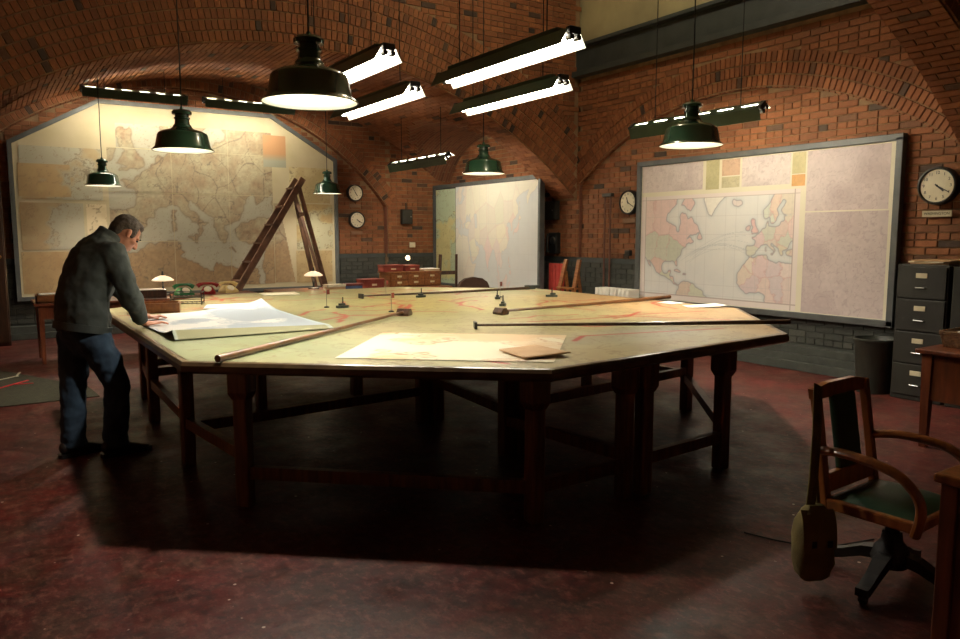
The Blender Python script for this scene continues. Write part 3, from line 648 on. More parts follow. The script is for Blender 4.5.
def sheet(name, org, eu, ev, nn, w, h, painter, parent, res=90, poly=None, m='map_print', world_ax=None, thick=.003):
    """a printed sheet: fine grid with painted colours; org = lower corner, eu/ev directions, painter gets world coords"""
    nu = max(6, int(w*res)); nv = max(6, int(h*res)); org = np.array(org, float); eu = np.array(eu, float); ev = np.array(ev, float)
    U, V = np.meshgrid(np.linspace(0, w, nu+1), np.linspace(0, h, nv+1)); P = org+U[..., None]*eu+V[..., None]*ev
    ax = world_ax; img = painter(P[..., ax[0]], P[..., ax[1]])
    idx = np.arange((nu+1)*(nv+1)).reshape(nv+1, nu+1)
    F = np.stack([idx[:-1, :-1], idx[:-1, 1:], idx[1:, 1:], idx[1:, :-1]], -1).reshape(-1, 4)
    if poly is not None:
        cu = (U[:-1, :-1]+w/nu/2).ravel(); cv = (V[:-1, :-1]+h/nv/2).ravel(); F = F[inpoly(cu, cv, poly)]
    me = bpy.data.meshes.new(name); me.vertices.add(P.shape[0]*P.shape[1]); me.vertices.foreach_set('co', P.reshape(-1))
    me.loops.add(F.size); me.loops.foreach_set('vertex_index', F.reshape(-1).astype(np.int32)); me.polygons.add(len(F))
    me.polygons.foreach_set('loop_start', np.arange(0, F.size, 4, dtype=np.int32)); me.update(calc_edges=True)
    a = me.color_attributes.new('Col', 'FLOAT_COLOR', 'POINT'); rgba = np.ones((P.shape[0]*P.shape[1], 4)); rgba[:, :3] = s2l(np.clip(img.reshape(-1, 3), 0, 255)/255)
    a.data.foreach_set('color', rgba.reshape(-1).astype(np.float32)); me.materials.append(MATS[m]); me.validate()
    o = bpy.data.objects.new(name, me); COL.objects.link(o); o.parent = parent; return o

# ------------------------------------------------------------------ wall maps
# Atlantic map board on the right wall
mr = thing('wall_map', 'grey-framed wall board with a pink Atlantic Ocean map and pale charts', 'map')
fx = XR-.035
MB().b2(fx+.02, XR+.045, 4.12, 7.70, .62, 2.54).build('backing_board', 'board_back', mr)
fr = MB(); t = .07
fr.b2(fx-.02, XR+.03, 4.06, 7.76, 2.505, 2.505+t, .006).b2(fx-.02, XR+.03, 4.06, 7.76, .625-t/2, .625+t/2, .006).b2(fx-.02, XR+.03, 4.06, 4.06+t, .60, 2.54, .006).b2(fx-.02, XR+.03, 7.76-t, 7.76, .60, 2.54, .006)
fr.build('frame', 'frame_grey', mr)
def rs(y_left, y_right, z0, z1, p, res=100, name='chart_sheet', off=.004):
    return sheet(name, (fx+.02-off, y_left, z0), (0, -1, 0), (0, 0, 1), (-1, 0, 0), y_left-y_right, z1-z0, p, mr, res, None, 'map_print', (1, 2))
flat = lambda c: (lambda a, z: np.broadcast_to(C(*c), a.shape+(3,))*(.97+.05*vnoise(a*6, z*6, 3)[..., None]))
rs(7.70, 4.12, .655, 2.51, flat((222, 214, 190)), 8, 'mount_paper', .002)
rs(7.68, 5.20, .67, 2.08, paint_atlantic, 140)
PK = (212, 198, 192); PI = (172, 152, 150)
rs(7.68, 6.61, 2.14, 2.50, paint_chart(PK, PI, 51)); rs(6.56, 6.35, 2.13, 2.50, paint_chart((196, 186, 140), (160, 152, 112), 52)); rs(6.31, 6.04, 2.29, 2.49, paint_chart((204, 170, 142), (170, 136, 116), 53))
rs(6.31, 6.04, 2.14, 2.275, paint_chart((196, 186, 150), (160, 150, 120), 54)); rs(6.01, 5.34, 2.14, 2.49, paint_chart((216, 202, 196), PI, 55)); rs(5.32, 5.15, 2.25, 2.49, paint_chart((204, 192, 144), (170, 160, 120), 56)); rs(5.32, 5.15, 2.11, 2.24, paint_chart((212, 162, 104), (190, 140, 90), 57))
rs(5.13, 4.19, 1.82, 2.49, paint_chart((206, 190, 186), (166, 146, 146), 58)); rs(5.13, 4.18, .67, 1.805, paint_chart((202, 186, 182), (162, 142, 144), 59))

# Asia map: free-standing board before the far bay of the right wall
ma = thing('wall_map', 'grey-framed board with a washed-out map of Asia beside the pier', 'map')
ax_ = 7.45
MB().b2(ax_, ax_+.06, 9.55, 12.9, .60, 2.50).build('backing_board', 'board_back', ma)
MB().b2(ax_-.03, ax_+.07, 9.5, 12.92, 2.44, 2.51, .006).b2(ax_-.03, ax_+.07, 9.5, 12.92, .57, .63, .006).b2(ax_-.03, ax_+.07, 9.5, 9.56, .57, 2.51, .006).b2(ax_-.03, ax_+.07, 12.86, 12.92, .57, 2.51, .006).build('frame', 'frame_grey', ma)
for y_ in (9.75, 12.65): MB().b2(ax_, ax_+.06, y_-.05, y_+.05, 0, .6).build('support_post', 'wood_dark', ma)
sheet('chart_sheet', (ax_-.004, 12.1, .63), (0, -1, 0), (0, 0, 1), None, 2.54, 1.81, paint_asia, ma, 90, None, 'map_print', (1, 2))
sheet('chart_sheet', (ax_-.004, 12.84, .63), (0, -1, 0), (0, 0, 1), None, .73, 1.79, paint_sheet((206, 196, 140), (188, 178, 128), 77, (176, 190, 160)), ma, 70, None, 'map_print', (1, 2))

# Europe map: large board with clipped corners filling the back wall arch
mb_ = thing('wall_map', 'huge clipped-corner wall board with brown relief map sheets of Europe', 'map')
OUT = [(.36, .575), (5.44, .575), (5.44, 2.91), (4.25, 3.61), (1.57, 3.61), (.36, 2.91)]
INN = [(.42, .635), (5.38, .635), (5.38, 2.875), (4.235, 3.55), (1.585, 3.55), (.42, 2.875)]
yf = YB-.14
bb = MB().prism(OUT, yf+.03, YB-.055, lambda u, v, d: (u, d, v)).build('backing_board', 'board_back', mb_, fix=True)
frm = MB()
for i in range(6):
    a0, a1, b0, b1 = OUT[i], OUT[(i+1) % 6], INN[i], INN[(i+1) % 6]
    frm.prism([a0, a1, b1, b0], yf-.02, yf+.03, lambda u, v, d: (u, d, v))
frm.build('frame', 'frame_grey', mb_, fix=True)
MB().prism(INN, yf+.022, yf+.03, lambda u, v, d: (u, d, v)).build('mount_paper', 'mount_cream', mb_, fix=True)
def bs(x0, x1, z0, z1, p, res=90, lift=.0, poly=None):
    return sheet('map_sheet', (x0, yf+.018-lift, z0), (1, 0, 0), (0, 0, 1), None, x1-x0, z1-z0, p, mb_, res, poly, 'map_print', (0, 2))
# main Europe map pasted up from sheets
xs_ = [1.66, 2.6, 3.5, 4.25]; zs_ = [.70, 1.45, 2.22, 2.9, 3.30]
for i in range(3):
    for j in range(4):
        if (i, j) in ((0, 3),): 
            bs(1.8, 2.58, 2.91, 3.28, paint_europe, 80, .002); continue
        bs(xs_[i]+.004, xs_[i+1]-.004, zs_[j]+.004, zs_[j+1]-.004, paint_europe, 80, .001*((i+j) % 3))
bs(4.255, 4.62, .72, 2.1, paint_europe, 70, .002, [(0, 0), (.36, 0), (.10, 1.38), (0, 1.38)])
T1, T2 = (180, 162, 124), (152, 124, 88)
bs(.5, 1.58, 2.08, 2.86, paint_sheet(T1, T2, 71, (170, 164, 142)), 80, .003); bs(.47, 1.15, 2.12, 2.6, paint_sheet((186, 160, 112), T2, 72, (166, 160, 138)), 60, .005)
bs(.47, 1.3, 1.33, 2.03, paint_sheet(T1, T2, 73, (164, 158, 136)), 80, .003); bs(.45, 1.62, .68, 1.3, paint_sheet((180, 154, 110), (150, 118, 78), 74), 70, .002); bs(1.34, 1.62, 1.35, 2.02, paint_sheet((206, 190, 154), T1, 79), 60, .002)
bs(4.1, 4.5, 2.72, 3.26, lambda a, z: lerp(np.broadcast_to(C(176, 132, 92), a.shape+(3,)), C(150, 150, 132), np.clip((2.95-z)*8, 0, 1)), 50, .004)
bs(4.55, 5.3, 2.12, 2.74, paint_sheet((196, 182, 140), (168, 144, 100), 75), 70, .003); bs(4.66, 5.34, 1.3, 2.1, paint_sheet((190, 172, 124), (160, 130, 84), 76, (178, 172, 140)), 70, .003); bs(4.64, 5.32, .7, 1.27, paint_sheet((184, 164, 118), (158, 130, 88), 78), 70, .003)

# ------------------------------------------------------------------ the big map table
TZ = .88
OCT = [(.83, 4.14), (2.33, 2.87), (4.56, 3.06), (5.80, 4.42), (5.80, 7.45), (4.5, 8.72), (2.2, 8.72), (.83, 7.5)]
def inset(poly, d):
    out = []; n = len(poly)
    for i in range(n):
        p0, p1, p2 = Vector(poly[i-1]), Vector(poly[i]), Vector(poly[(i+1) % n])
        e1 = (p1-p0).normalized(); e2 = (p2-p1).normalized(); n1 = Vector((-e1.y, e1.x)); n2 = Vector((-e2.y, e2.x))
        b = (n1+n2).normalized(); out.append(tuple(p1+b*(d/b.dot(n1))))
    return out
mt = thing('map_table', 'huge octagonal war room map table on many dark wooden legs', 'table')
MB().prism(inset(OCT, .045), TZ-.05, TZ-.006).build('table_top', 'wood_table_rim', mt, fix=True)
rim = MB(); o0, o1, o2 = OCT, inset(OCT, .012), inset(OCT, .05)
# moulded rim: profile in (inset, z)
prof = [(.05, TZ-.065), (.02, TZ-.065), (.0, TZ-.05), (.0, TZ-.02), (.012, TZ-.002), (.03, TZ+.002), (.05, TZ-.002)]
rings = [[(x, y, z) for x, y in inset(OCT, d)] for d, z in prof]
vsr = [p for r_ in rings for p in r_]; nr = 8; fsr = [(i*nr+j, i*nr+(j+1) % nr, (i+1) % len(prof)*nr+(j+1) % nr, (i+1) % len(prof)*nr+j) for i in range(len(prof)) for j in range(nr)]
rim.add(vsr, fsr).build('moulded_rim', 'wood_table_rim', mt, fix=True)
MB().prism(inset(OCT, .42), TZ-.12, TZ-.05).build('apron', 'wood_dark', mt, fix=True)
def paint_table(x, y):
    n = vnoise(x*1.1, y*1.1, 101, 6, .55); n2 = vnoise(x*5, y*5, 103, 5); n3 = vnoise(x*.5+3, y*.5, 105, 3)
    img = lerp(np.broadcast_to(C(192, 184, 138), x.shape+(3,)), C(206, 192, 150), n)
    img = lerp(img, C(168, 176, 132), np.clip((n3-.45)*4, 0, .9))
    img = lerp(img, C(206, 172, 128), np.clip(((x-4.3)-(y-5)*.2)*1.2, 0, .9)*(y < 6.6))
    sea = np.clip((.34-np.hypot((x-3.6)/2.2, (y-3.6)/1.1)+.35*(n-.3))*5, 0, 1); img = lerp(img, C(176, 178, 158), sea*.8)
    img = lerp(img, C(150, 172, 140), np.clip(1.3-np.hypot((x-1.2)/.8, (y-4.6)/.8), 0, .7))
    img = lerp(img, C(204, 190, 120), np.clip(1.1-np.hypot((x-3.9)/1.3, (y-6.3)/1.3), 0, .7))
    img = img*(.9+.16*n2[..., None])
    img = lerp(img, C(120, 100, 66), (np.abs(np.mod(n*7, 1)-.5) < .035)*.35); img = lerp(img, C(128, 116, 84), (np.abs(n2-.5) < .02)*.3)
    img = np.clip(img*C(1.0, .97, .9)*.86, 0, 255)
    red = C(158, 30, 14); g = np.random.default_rng(5)
    for k in range(40):
        p = np.array([g.uniform(1.6, 5.4), g.uniform(4.6, 8.2)]); a = g.uniform(0, 6.3); pts = [p]
        for q in range(g.integers(4, 9)):
            a += g.uniform(-.8, .8); p = p+np.array([math.cos(a), math.sin(a)])*g.uniform(.06, .18); pts.append(p)
        img = stroke(img, x, y, pts, .017, red, .8)
        if k % 3 == 0:
            for q in pts[::2]: img = stroke(img, x, y, [q-.02, q+.02], .02, red, .75)
    for pts in ([(4.9, 3.6), (4.3, 3.95), (3.7, 4.1), (3.45, 4.5)], [(4.4, 3.5), (3.9, 3.62), (3.3, 3.75), (3.1, 3.6)], [(5.3, 4.4), (4.5, 4.55), (4.2, 4.5), (3.5, 4.6)], [(2.9, 5.5), (2.5, 5.8), (2.2, 5.6)], [(2.25, 3.15), (2.2, 3.3), (2.35, 3.45), (2.2, 3.5)]):
        img = stroke(img, x, y, pts, .018, red, .95)
    hat = ((np.mod(x+y, .05) < .012) & (np.hypot(x-4.5, y-5.2) < .35)); img = lerp(img, C(120, 104, 80), hat*.6)
    return img
IN2 = inset(OCT, .047)
sheet('map_surface', (.83, 2.87, TZ), (1, 0, 0), (0, 1, 0), None, 5.0, 5.86, paint_table, mt, 85, [(x-.83, y-2.87) for x, y in IN2], 'table_print', (0, 1))
def leg(x, y, rz=0., w=.085, collar=True, wt=.135):
    b = MB(); M = rotz(rz)
    b.box((x, y, .33), (w, w, .66), M, .012)
    if collar:
        hb = wt
        b.box((x, y, .745), (hb, hb, .17), M, .01)
        # chamfered neck between collar and shaft
        v = []
        for zz, k in ((.628, w/2), (.665, hb/2-.003)): v += [Vector((x, y, zz))+M@Vector((sx*k, sy*k, 0)) for sx, sy in ((-1, -1), (1, -1), (1, 1), (-1, 1))]
        b.add(v, [(3, 2, 1, 0), (4, 5, 6, 7), (0, 1, 5, 4), (1, 2, 6, 5), (2, 3, 7, 6), (3, 0, 4, 7)])
    else: b.box((x, y, .73), (w, w, .2), M)
    return b.build('leg', 'wood_leg', mt)
LEGS = {'A': (1.10, 6.6), 'B': (1.07, 5.2), 'C': (1.17, 4.22), 'D': (2.40, 3.10), 'E': (3.08, 3.12), 'E2': (3.22, 3.10), 'F': (4.02, 3.17), 'G': (5.11, 4.42), 'H': (5.03, 5.65), 'I': (5.3, 7.2), 'J': (4.3, 8.2), 'K': (2.5, 8.2), 'L': (1.2, 7.6), 'M': (2.98, 5.38), 'M2': (3.10, 5.36), 'N': (2.94, 6.63), 'O': (2.99, 4.2), 'O2': (3.10, 4.18), 'Pq': (2.0, 6.6)}
for k, (x, y) in LEGS.items():
    leg(x, y, R(45) if k in 'C' else 0, .085 if k not in 'MM2N' else .1, k not in ('A', 'B', 'M', 'M2', 'N', 'O', 'O2', 'G', 'H'), .122)
def stretcher(a, b, z, h=.07, w=.05):
    a = LEGS.get(a, a); b = LEGS.get(b, b)
    MB().bar((a[0], a[1], z), (b[0], b[1], z), w, h).build('stretcher', 'wood_leg', mt)
for a, b, z in (('A', 'B', .33), ('B', 'C', .30), ('C', 'D', .2), ('D', 'E', .2), ('E2', 'F', .22), ('F', 'G', .3), ('G', 'H', .33), ('B', 'M', .26), ('M2', 'O', .33), ('O', 'E', .26), ('M', 'N', .4), ('A', 'Pq', .42), ('Pq', 'N', .42), ('M2', 'H', .5), ('H', 'I', .33), ('I', 'J', .33), ('J', 'K', .33), ('K', 'L', .33), ('L', 'A', .33), ('O2', 'G', .36)):
    stretcher(a, b, z)

# ------------------------------------------------------------------ lamps
def cord_path(x, y, z0, z1, wob=.004):
    n = 9; return [(x+random.uniform(-wob, wob)*(0 < i < n-1), y+random.uniform(-wob, wob)*(0 < i < n-1), z0+(z1-z0)*i/(n-1)) for i in range(n)]
def pendant(x, y, ztop, label, rimz=2.337, s=1.21, power=1.):
    t = thing('pendant_lamp', label, 'pendant lamp', (x, y, rimz), 0, 'green enamel pendant lamps'); t.scale = (1, 1, 1.15)
    MB().shell([(.228*s, 0), (.232*s, .004), (.226*s, .01), (.205*s, .03), (.185*s, .125), (.178*s, .138), (.15*s, .155), (.085*s, .175), (.07*s, .19)], n=36).build('shade', 'green_enamel', t, True)
    MB().shell([(.226*s, .003), (.200*s, .028), (.180*s, .12), (.15*s, .148), (.06*s, .17), (.0, .172)], n=36).build('reflector', 'white_enamel', t, True)
    MB().lathe([(.07*s, .185), (.068*s, .2), (.055*s, .215), (.052*s, .25), (.06*s, .255), (.06*s, .265), (.05*s, .27), (.05*s, .285), (.072*s, .29), (.074*s, .31), (.06*s, .325), (.02, .33), (.012, .35), (0, .352)], n=20).build('lamp_neck', 'green_enamel', t, True)
    MB().lathe([(.0, -.0), (.02, .006), (.03, .03), (.024, .055), (.015, .07), (.015, .1), (0, .1)], (0, 0, .1), 14).build('bulb', 'bulb_glow', t, True)
    MB().tube(cord_path(0, 0, .35, (ztop-rimz)/1.15, .003), .006, 6).build('cord', 'cord_black', t)
    l = bpy.data.lights.new('bulb_light', 'SPOT'); l.energy = PEND_W*power; l.color = (1, .92, .79); l.shadow_soft_size = .05; l.spot_size = R(142); l.spot_blend = 1.0
    lo = bpy.data.objects.new('bulb_light', l); COL.objects.link(lo); lo.parent = t; lo.location = (0, 0, .07)
    return t
pendant(1.645, 4.295, ZC, 'green enamel pendant lamp with twisted cord above the table edge by the curled chart', 2.318)
pendant(1.62, 7.52, ZC, 'green enamel pendant lamp hanging over the chart beside the standing man')
pendant(1.48, 12.05, 4.0, 'green enamel pendant lamp hanging in front of the Europe board above the bowed man', 2.25, 1.07, .45)
pendant(4.94, 12.2, 4.0, 'green enamel pendant lamp hanging beside the stepladder and the two stacked clocks', 2.25, 1.07, .45)
pendant(5.46, 8.18, ZC, 'green enamel pendant lamp hanging before the map of Asia')
pendant(5.30, 4.62, ZC, 'green enamel pendant lamp hanging before the Atlantic map board')

def add_well_fill(x, y, label, watts):  # unseen lamp added to light the upper walls and fitting tops from above
    t = thing('added_well_lamp', label, 'added ceiling lamp', (x, y, ZC), 0)
    MB().lathe([(.2, 0), (.2, -.05), (.17, -.07), (.15, -.07), (.15, 0)], n=24).build('base', 'dark_green_metal', t, True)
    MB().lathe([(.15, -.06), (.145, -.1), (.11, -.15), (.05, -.175), (0, -.18)], n=24).build('glass_dome', 'glass_lamp', t, True)
    for k in range(3):
        a = R(60*k); d = Vector((math.cos(a), math.sin(a), 0)); MB().tube([d*.17+Vector((0, 0, -.06)), d*.15+Vector((0, 0, -.14)), Vector((0, 0, -.195)), -d*.15+Vector((0, 0, -.14)), -d*.17+Vector((0, 0, -.06))], .006, 6).build('cage_wire', 'dark_green_metal', t)
    l = bpy.data.lights.new('added_well_light', 'POINT'); l.energy = watts; l.color = (1, .88, .66); l.shadow_soft_size = .16
    o = bpy.data.objects.new('added_well_light', l); COL.objects.link(o); o.parent = t; o.location = (0, 0, -.36)
add_well_fill(5.2, 6.4, 'added unseen caged ceiling lamp giving the light from above in the well', WELL_W)

def trough(name, label, L, loc, rz, tilt, ztop, slots=False, strip=False, group=None):
    """fluorescent fitting along local Y; open side down, tilted about Y towards +X by tilt"""
    t = thing(name, label, 'fluorescent light', loc, rz, group)
    Mt = Matrix.Rotation(tilt, 3, 'Y')
    h = L/2
    w0, w1, hh = (.05, .118, .115) if not strip else (.05, .10, .11)
    th = .004
    def sweep(poly, y0, y1, m, nm):
        mb = MB().prism(poly, y0, y1, lambda u, v, d: tuple(Mt@Vector((u, d, v)))); return mb.build(nm, m, t, fix=True)
    for s_ in (-1, 1):
        sweep([(s_*w0, hh), (s_*(w0+th), hh), (s_*(w1+th), 0), (s_*w1, 0)], -h, h, 'dark_green_metal', 'side_reflector')
        sweep([(s_*(w0-.001), hh-.001), (s_*w0, hh-.001), (s_*w1, .001), (s_*(w1-.003), .001)], -h+.002, h-.002, 'white_enamel', 'reflector_lining')
    if slots:
        n = 6; seg = L/n
        for i in range(n+1):
            c = -h+i*seg; a = max(-h, c-.05); b = min(h, c+.05); sweep([(-w0, hh-.004), (w0, hh-.004), (w0, hh), (-w0, hh)], a, b, 'dark_green_metal', 'top_plate')
        for u0, u1 in ((-w0, .004), (.026, w0)): sweep([(u0, hh-.004), (u1, hh-.004), (u1, hh), (u0, hh)], -h, h, 'dark_green_metal', 'top_rail')
    else:
        sweep([(-w0, hh-.004), (w0, hh-.004), (w0, hh), (-w0, hh)], -h, h, 'dark_green_metal', 'top_plate')
        sweep([(-w0, hh-.008), (w0, hh-.008), (w0, hh-.005), (-w0, hh-.005)], -h+.002, h-.002, 'white_enamel', 'reflector_lining')
        sweep([(-.035, hh), (.035, hh), (.03, hh+.04), (-.03, hh+.04)], -h+.15, h-.15, 'dark_green_metal', 'ballast_housing')
    for u in (-.032, .032):
        a = Mt@Vector((u, -h+.05, .052)); b = Mt@Vector((u, h-.05, .052))
        MB().cyl(a, b, .017, n=12).build('tube', 'strip_glow' if strip else 'tube_glow', t, True)
    for y_ in (-h+.006, h-.006):
        p = Mt@Vector((0, y_, hh-.012)); hd = MB().box(p, (.1, .05, .05), Mt, .006)
        for u in (-.032, .032):
            q = Mt@Vector((u, y_, .056)); hd.box(Mt@Vector((u, y_, .075)), (.02, .03, .04), Mt); hd.cyl(q-Vector((0, .026, 0)), q+Vector((0, .026, 0)), .02, n=12)
        hd.build('lamp_holder', 'black_metal', t)
    for y_ in (-h+.3, h-.3):
        hb = Mt@Vector((0, y_, hh)); MB().tube([(0, y_, hb.z), (0, y_, hb.z+.05), (0, y_, ztop-loc[2])], .005, 5).build('hanging_wire', 'cord_black', t)
        MB().lathe([(0, -.012), (.014, -.008), (.014, .02), (0, .026)], (hb.x*.5, y_, hb.z+.01), 8).build('hook', 'steel', t)
    return t
G1 = 'open fluorescent troughs over the map table'
trough('fluorescent_trough', 'open white-lined fluorescent trough over the table, behind the largest green pendant', 1.8, (2.64, 6.15, 2.86), 0, 0, ZC, group=G1)
trough('fluorescent_trough', 'open fluorescent trough over the table centre, lower end beside the map of Asia', 1.8, (3.48, 7.28, 2.86), 0, 0, ZC, group=G1)
trough('fluorescent_trough', 'longest-looking open fluorescent trough, brightest one over the front of the map table', 1.8, (3.51, 5.03, 2.86), 0, 0, ZC, group=G1)
trough('fluorescent_trough', 'open fluorescent trough hanging next under the brightest trough, before the brick pier', 1.8, (4.45, 6.27, 2.86), 0, 0, ZC, group=G1)
G2 = 'slotted map lights'
trough('map_light', 'slotted dark green fluorescent strip lighting the Atlantic map board', 1.75, (6.42, 5.55, 2.72), 0, R(-40), 3.95+2, True, True, G2)
trough('map_light', 'slotted dark green fluorescent strip lighting the map of Asia', 1.9, (5.95, 10.75, 2.68), 0, R(-42), 3.5, True, True, G2)
trough('map_light', 'slotted fluorescent strip over the Europe board, above the small pendant lamp', 1.42, (2.0, 12.25, 3.55), R(90), R(-25), 4.0, True, True, G2)
trough('map_light', 'slotted fluorescent strip over the Europe board, on the stepladder side', 1.42, (3.68, 12.25, 3.55), R(90), R(-25), 4.0, True, True, G2)

# ------------------------------------------------------------------ wall clocks and wall gear
def text_mesh(s, size, m, parent, loc, rot, name='lettering'):
    cu = bpy.data.curves.new(name, 'FONT'); cu.body = s; cu.size = size; cu.align_x = 'CENTER'; cu.align_y = 'CENTER'; cu.extrude = .0008
    o = bpy.data.objects.new(name, cu); COL.objects.link(o)
    dg = bpy.context.evaluated_depsgraph_get(); me = bpy.data.meshes.new_from_object(o.evaluated_get(dg)); bpy.data.objects.remove(o)
    me.materials.clear(); me.materials.append(MATS[m]); q = bpy.data.objects.new(name, me); COL.objects.link(q); q.parent = parent; q.location = loc; q.rotation_euler = rot; return q
def clock(loc, rz, r, label, hour, minute, plate=True, plate_text=None):
    """front faces local -Y"""
    t = thing('wall_clock', label, 'clock', loc, rz, 'round wall clocks')
    MB().lathe([(0, .07), (r, .07), (r, .0), (r*.98, -.015), (r*.9, -.02), (r*.86, -.008), (r*.86, .004), (0, .004)], (0, 0, 0), 36, 'y').build('case', 'black_metal', t, True)
    f = MB().lathe([(0, .0035), (r*.86, .0035), (r*.86, .0005), (0, .0005)], (0, 0, 0), 36, 'y').build('dial', 'clock_face', t)
    for k in range(1, 13):
        a = R(30*k); text_mesh(str(k), r*.22, 'ink', f, (math.sin(a)*r*.68, -.0008, math.cos(a)*r*.68), (R(90), 0, 0), 'numeral')
    for ang, L, w, nm in ((30*(hour+minute/60), .45, .07, 'hour_hand'), (6*minute, .72, .045, 'minute_hand')):
        a = R(ang); d = Vector((math.sin(a), 0, math.cos(a)))
        MB().bar(Vector((0, -.005, 0))-d*r*.12, Vector((0, -.005, 0))+d*r*L, r*w, .003, (0, 1, 0)).build(nm, 'ink', t)
    MB().lathe([(0, -.009), (r*.05, -.008), (r*.05, 0), (0, 0)], (0, 0, 0), 12, 'y').build('centre_cap', 'ink', t)
    if plate:
        MB().box((0, .035, -r-.085), (r*1.5, .01, .06), None, .002).build('name_plate', 'label_card' if plate_text else 'plate_brown', t)
        if plate_text: text_mesh(plate_text, .035, 'ink', t, (0, .0285, -r-.085), (R(90), 0, 0), 'plate_lettering')
    return t
clock((5.82, YB-.09, 2.33), 0, .155, 'round black-rimmed wall clock, upper of two stacked beside the Europe board', 4, 55)
clock((5.85, YB-.09, 1.83), 0, .155, 'round black-rimmed wall clock, lower of two stacked beside the Europe board', 4, 20)
clock((XR-.03, 7.95, 2.02), R(-90), .175, 'round black-rimmed wall clock on brick pier between the conduit and Atlantic board', 11, 20)
clock((XR-.03, 3.72, 2.03), R(-90), .185, 'round black-rimmed wall clock above the metal filing cabinet', 4, 20, plate_text='WASHINGTON')

def fusebox(loc, rz, label, w=.2, h=.26):
    t = thing('fuse_box', label, 'fuse box', loc, rz)
    MB().box((0, 0, 0), (w, .09, h), None, .008).build('body', 'cabinet_metal', t); MB().box((0, -.05, 0), (w*.86, .015, h*.86), None, .004).build('lid', 'cabinet_metal', t)
    MB().cyl((w*.3, -.065, 0), (w*.3, -.05, 0), .012).build('latch', 'steel', t); MB().cyl((0, .02, h/2), (0, .02, h/2+.12), .012).build('conduit_stub', 'cabinet_metal', t)
fusebox((XR-.06, 9.66, 1.95), R(-90), 'grey metal fuse box on the brick pier above the wall telephone', .3, .3)
fusebox((6.82, YB-.21, 1.9), 0, 'small dark fuse box on the brick corner next to the Asia board', .22, .28)
t = thing('wall_telephone', 'black wall telephone on the brick pier under the fuse box', 'telephone', (XR-.06, 9.58, 1.42), R(-90))
MB().box((0, 0, 0), (.2, .1, .34), None, .015).build('body', 'black_metal', t); MB().lathe([(0, -.075), (.06, -.07), (.065, -.05), (0, -.05)], (0.02, 0, .04), 16, 'y').build('dial', 'steel', t)
MB().tube([(-.07, -.08, .14), (-.07, -.1, .1), (-.07, -.1, -.1), (-.07, -.08, -.14)], [.03, .018, .018, .03], 10).build('handset', 'black_metal', t, True)
t = thing('conduit_pipe', 'pair of thin conduits running down the brick pier beside the clock', 'conduit', (XR-.06, 8.3, 0))
for dy in (.1, -.02): MB().tube([(0, dy, .28), (0, dy, 2.12)], .014, 8).build('pipe', 'pipe_brown', t)
MB().box((0, .04, 2.14), (.06, .2, .05), None, .006).build('junction', 'cabinet_metal', t)
tag(MB().box((XR-.02, 7.93, 1.29), (.06, .1, .08), None, .008).box((XR-.05, 7.93, 1.29), (.012, .05, .04), None, .003).build('socket_box', 'black_metal'), 'small black socket box on bricks below the pier clock', 'socket')
tag(MB().box((6.95, YB-.19, 1.36), (.12, .04, .1), None, .008).box((6.95, YB-.215, 1.36), (.05, .02, .05), None, .004).build('light_switch', 'paper'), 'pale switch box on the bricks above the small lit lamp', 'switch')

# ------------------------------------------------------------------ things on the map table
def stick(p0, p1, label, head='block', r=.016, z=None):
    z = TZ+.018 if z is None else z
    t = thing('map_pointer', label, 'pointer stick', (p0[0], p0[1], TZ), math.atan2(p1[1]-p0[1], p1[0]-p0[0]), 'long map pointer sticks')
    L = math.hypot(p1[0]-p0[0], p1[1]-p0[1])
    if head == 'block':
        MB().tube([(.03, 0, .03), (L*.5, 0, .022), (L, 0, .022)], [.011, .015, .02], 10).build('shaft', 'wood_stick', t, True)
        b = MB().prism([(-.04, 0), (.04, 0), (.045, .018), (.018, .055), (-.018, .055), (-.045, .018)], -.055, .055, lambda u, v, d: (u, d, v+.003)); b.build('head', 'wood_dark', t, fix=True)
    else:
        MB().tube([(0, 0, .03), (L*.5, 0, .022), (L, 0, .022)], [.009, .014, .018], 10).build('shaft', 'wood_dark', t, True)
        MB().b2(-.01, .01, -.05, .05, .004, .055, .004).build('head', 'black_metal', t)
s = .9306
stick((2.9, 5.54), (.99, 4.01), 'long wooden pointer stick lying beside the curled chart, block head at table centre')
stick((2.9, 4.45), (5.02, 3.37), 'longest dark pointer stick reaching past the table corner under the Atlantic board', 'tee')
stick((3.62, 5.16), (6.01, 5.46), 'wooden pointer stick aimed at the pier clock end of the table', 'block')
stick((3.29, 7.26), (5.57, 7.34), 'wooden pointer stick lying along the table edge below the Asia map', 'tee')
def marker(x, y, label, flag=False, s=1.):
    t = thing('map_marker', label, 'map marker', (x, y, TZ), random.uniform(0, 3), 'map markers on the table')
    MB().prism([(-.07*s, -.03*s), (.05*s, -.03*s), (.08*s, 0), (.05*s, .03*s), (-.07*s, .03*s)], .002, .03*s).build('base', 'marker_grey', t, fix=True)
    MB().box((-.01, 0, .042*s), (.07*s, .035*s, .025*s), None, .004).build('block', 'marker_grey', t)
    MB().cyl((0, 0, .05*s), (0, 0, .12*s), .008*s, .006*s, 8).build('peg', 'black_metal', t)
def flagpin(x, y, label):
    t = thing('flag_pin', label, 'flag', (x, y, TZ), .4, 'flag pins on the table')
    MB().lathe([(.025, .001), (.025, .01), (.006, .016), (0, .016)], n=12).build('base', 'black_metal', t); MB().cyl((0, 0, .01), (0, 0, .17), .003, n=6).build('pin', 'steel', t); MB().box((.02, 0, .145), (.04, .004, .045)).build('flag', 'book_red', t)
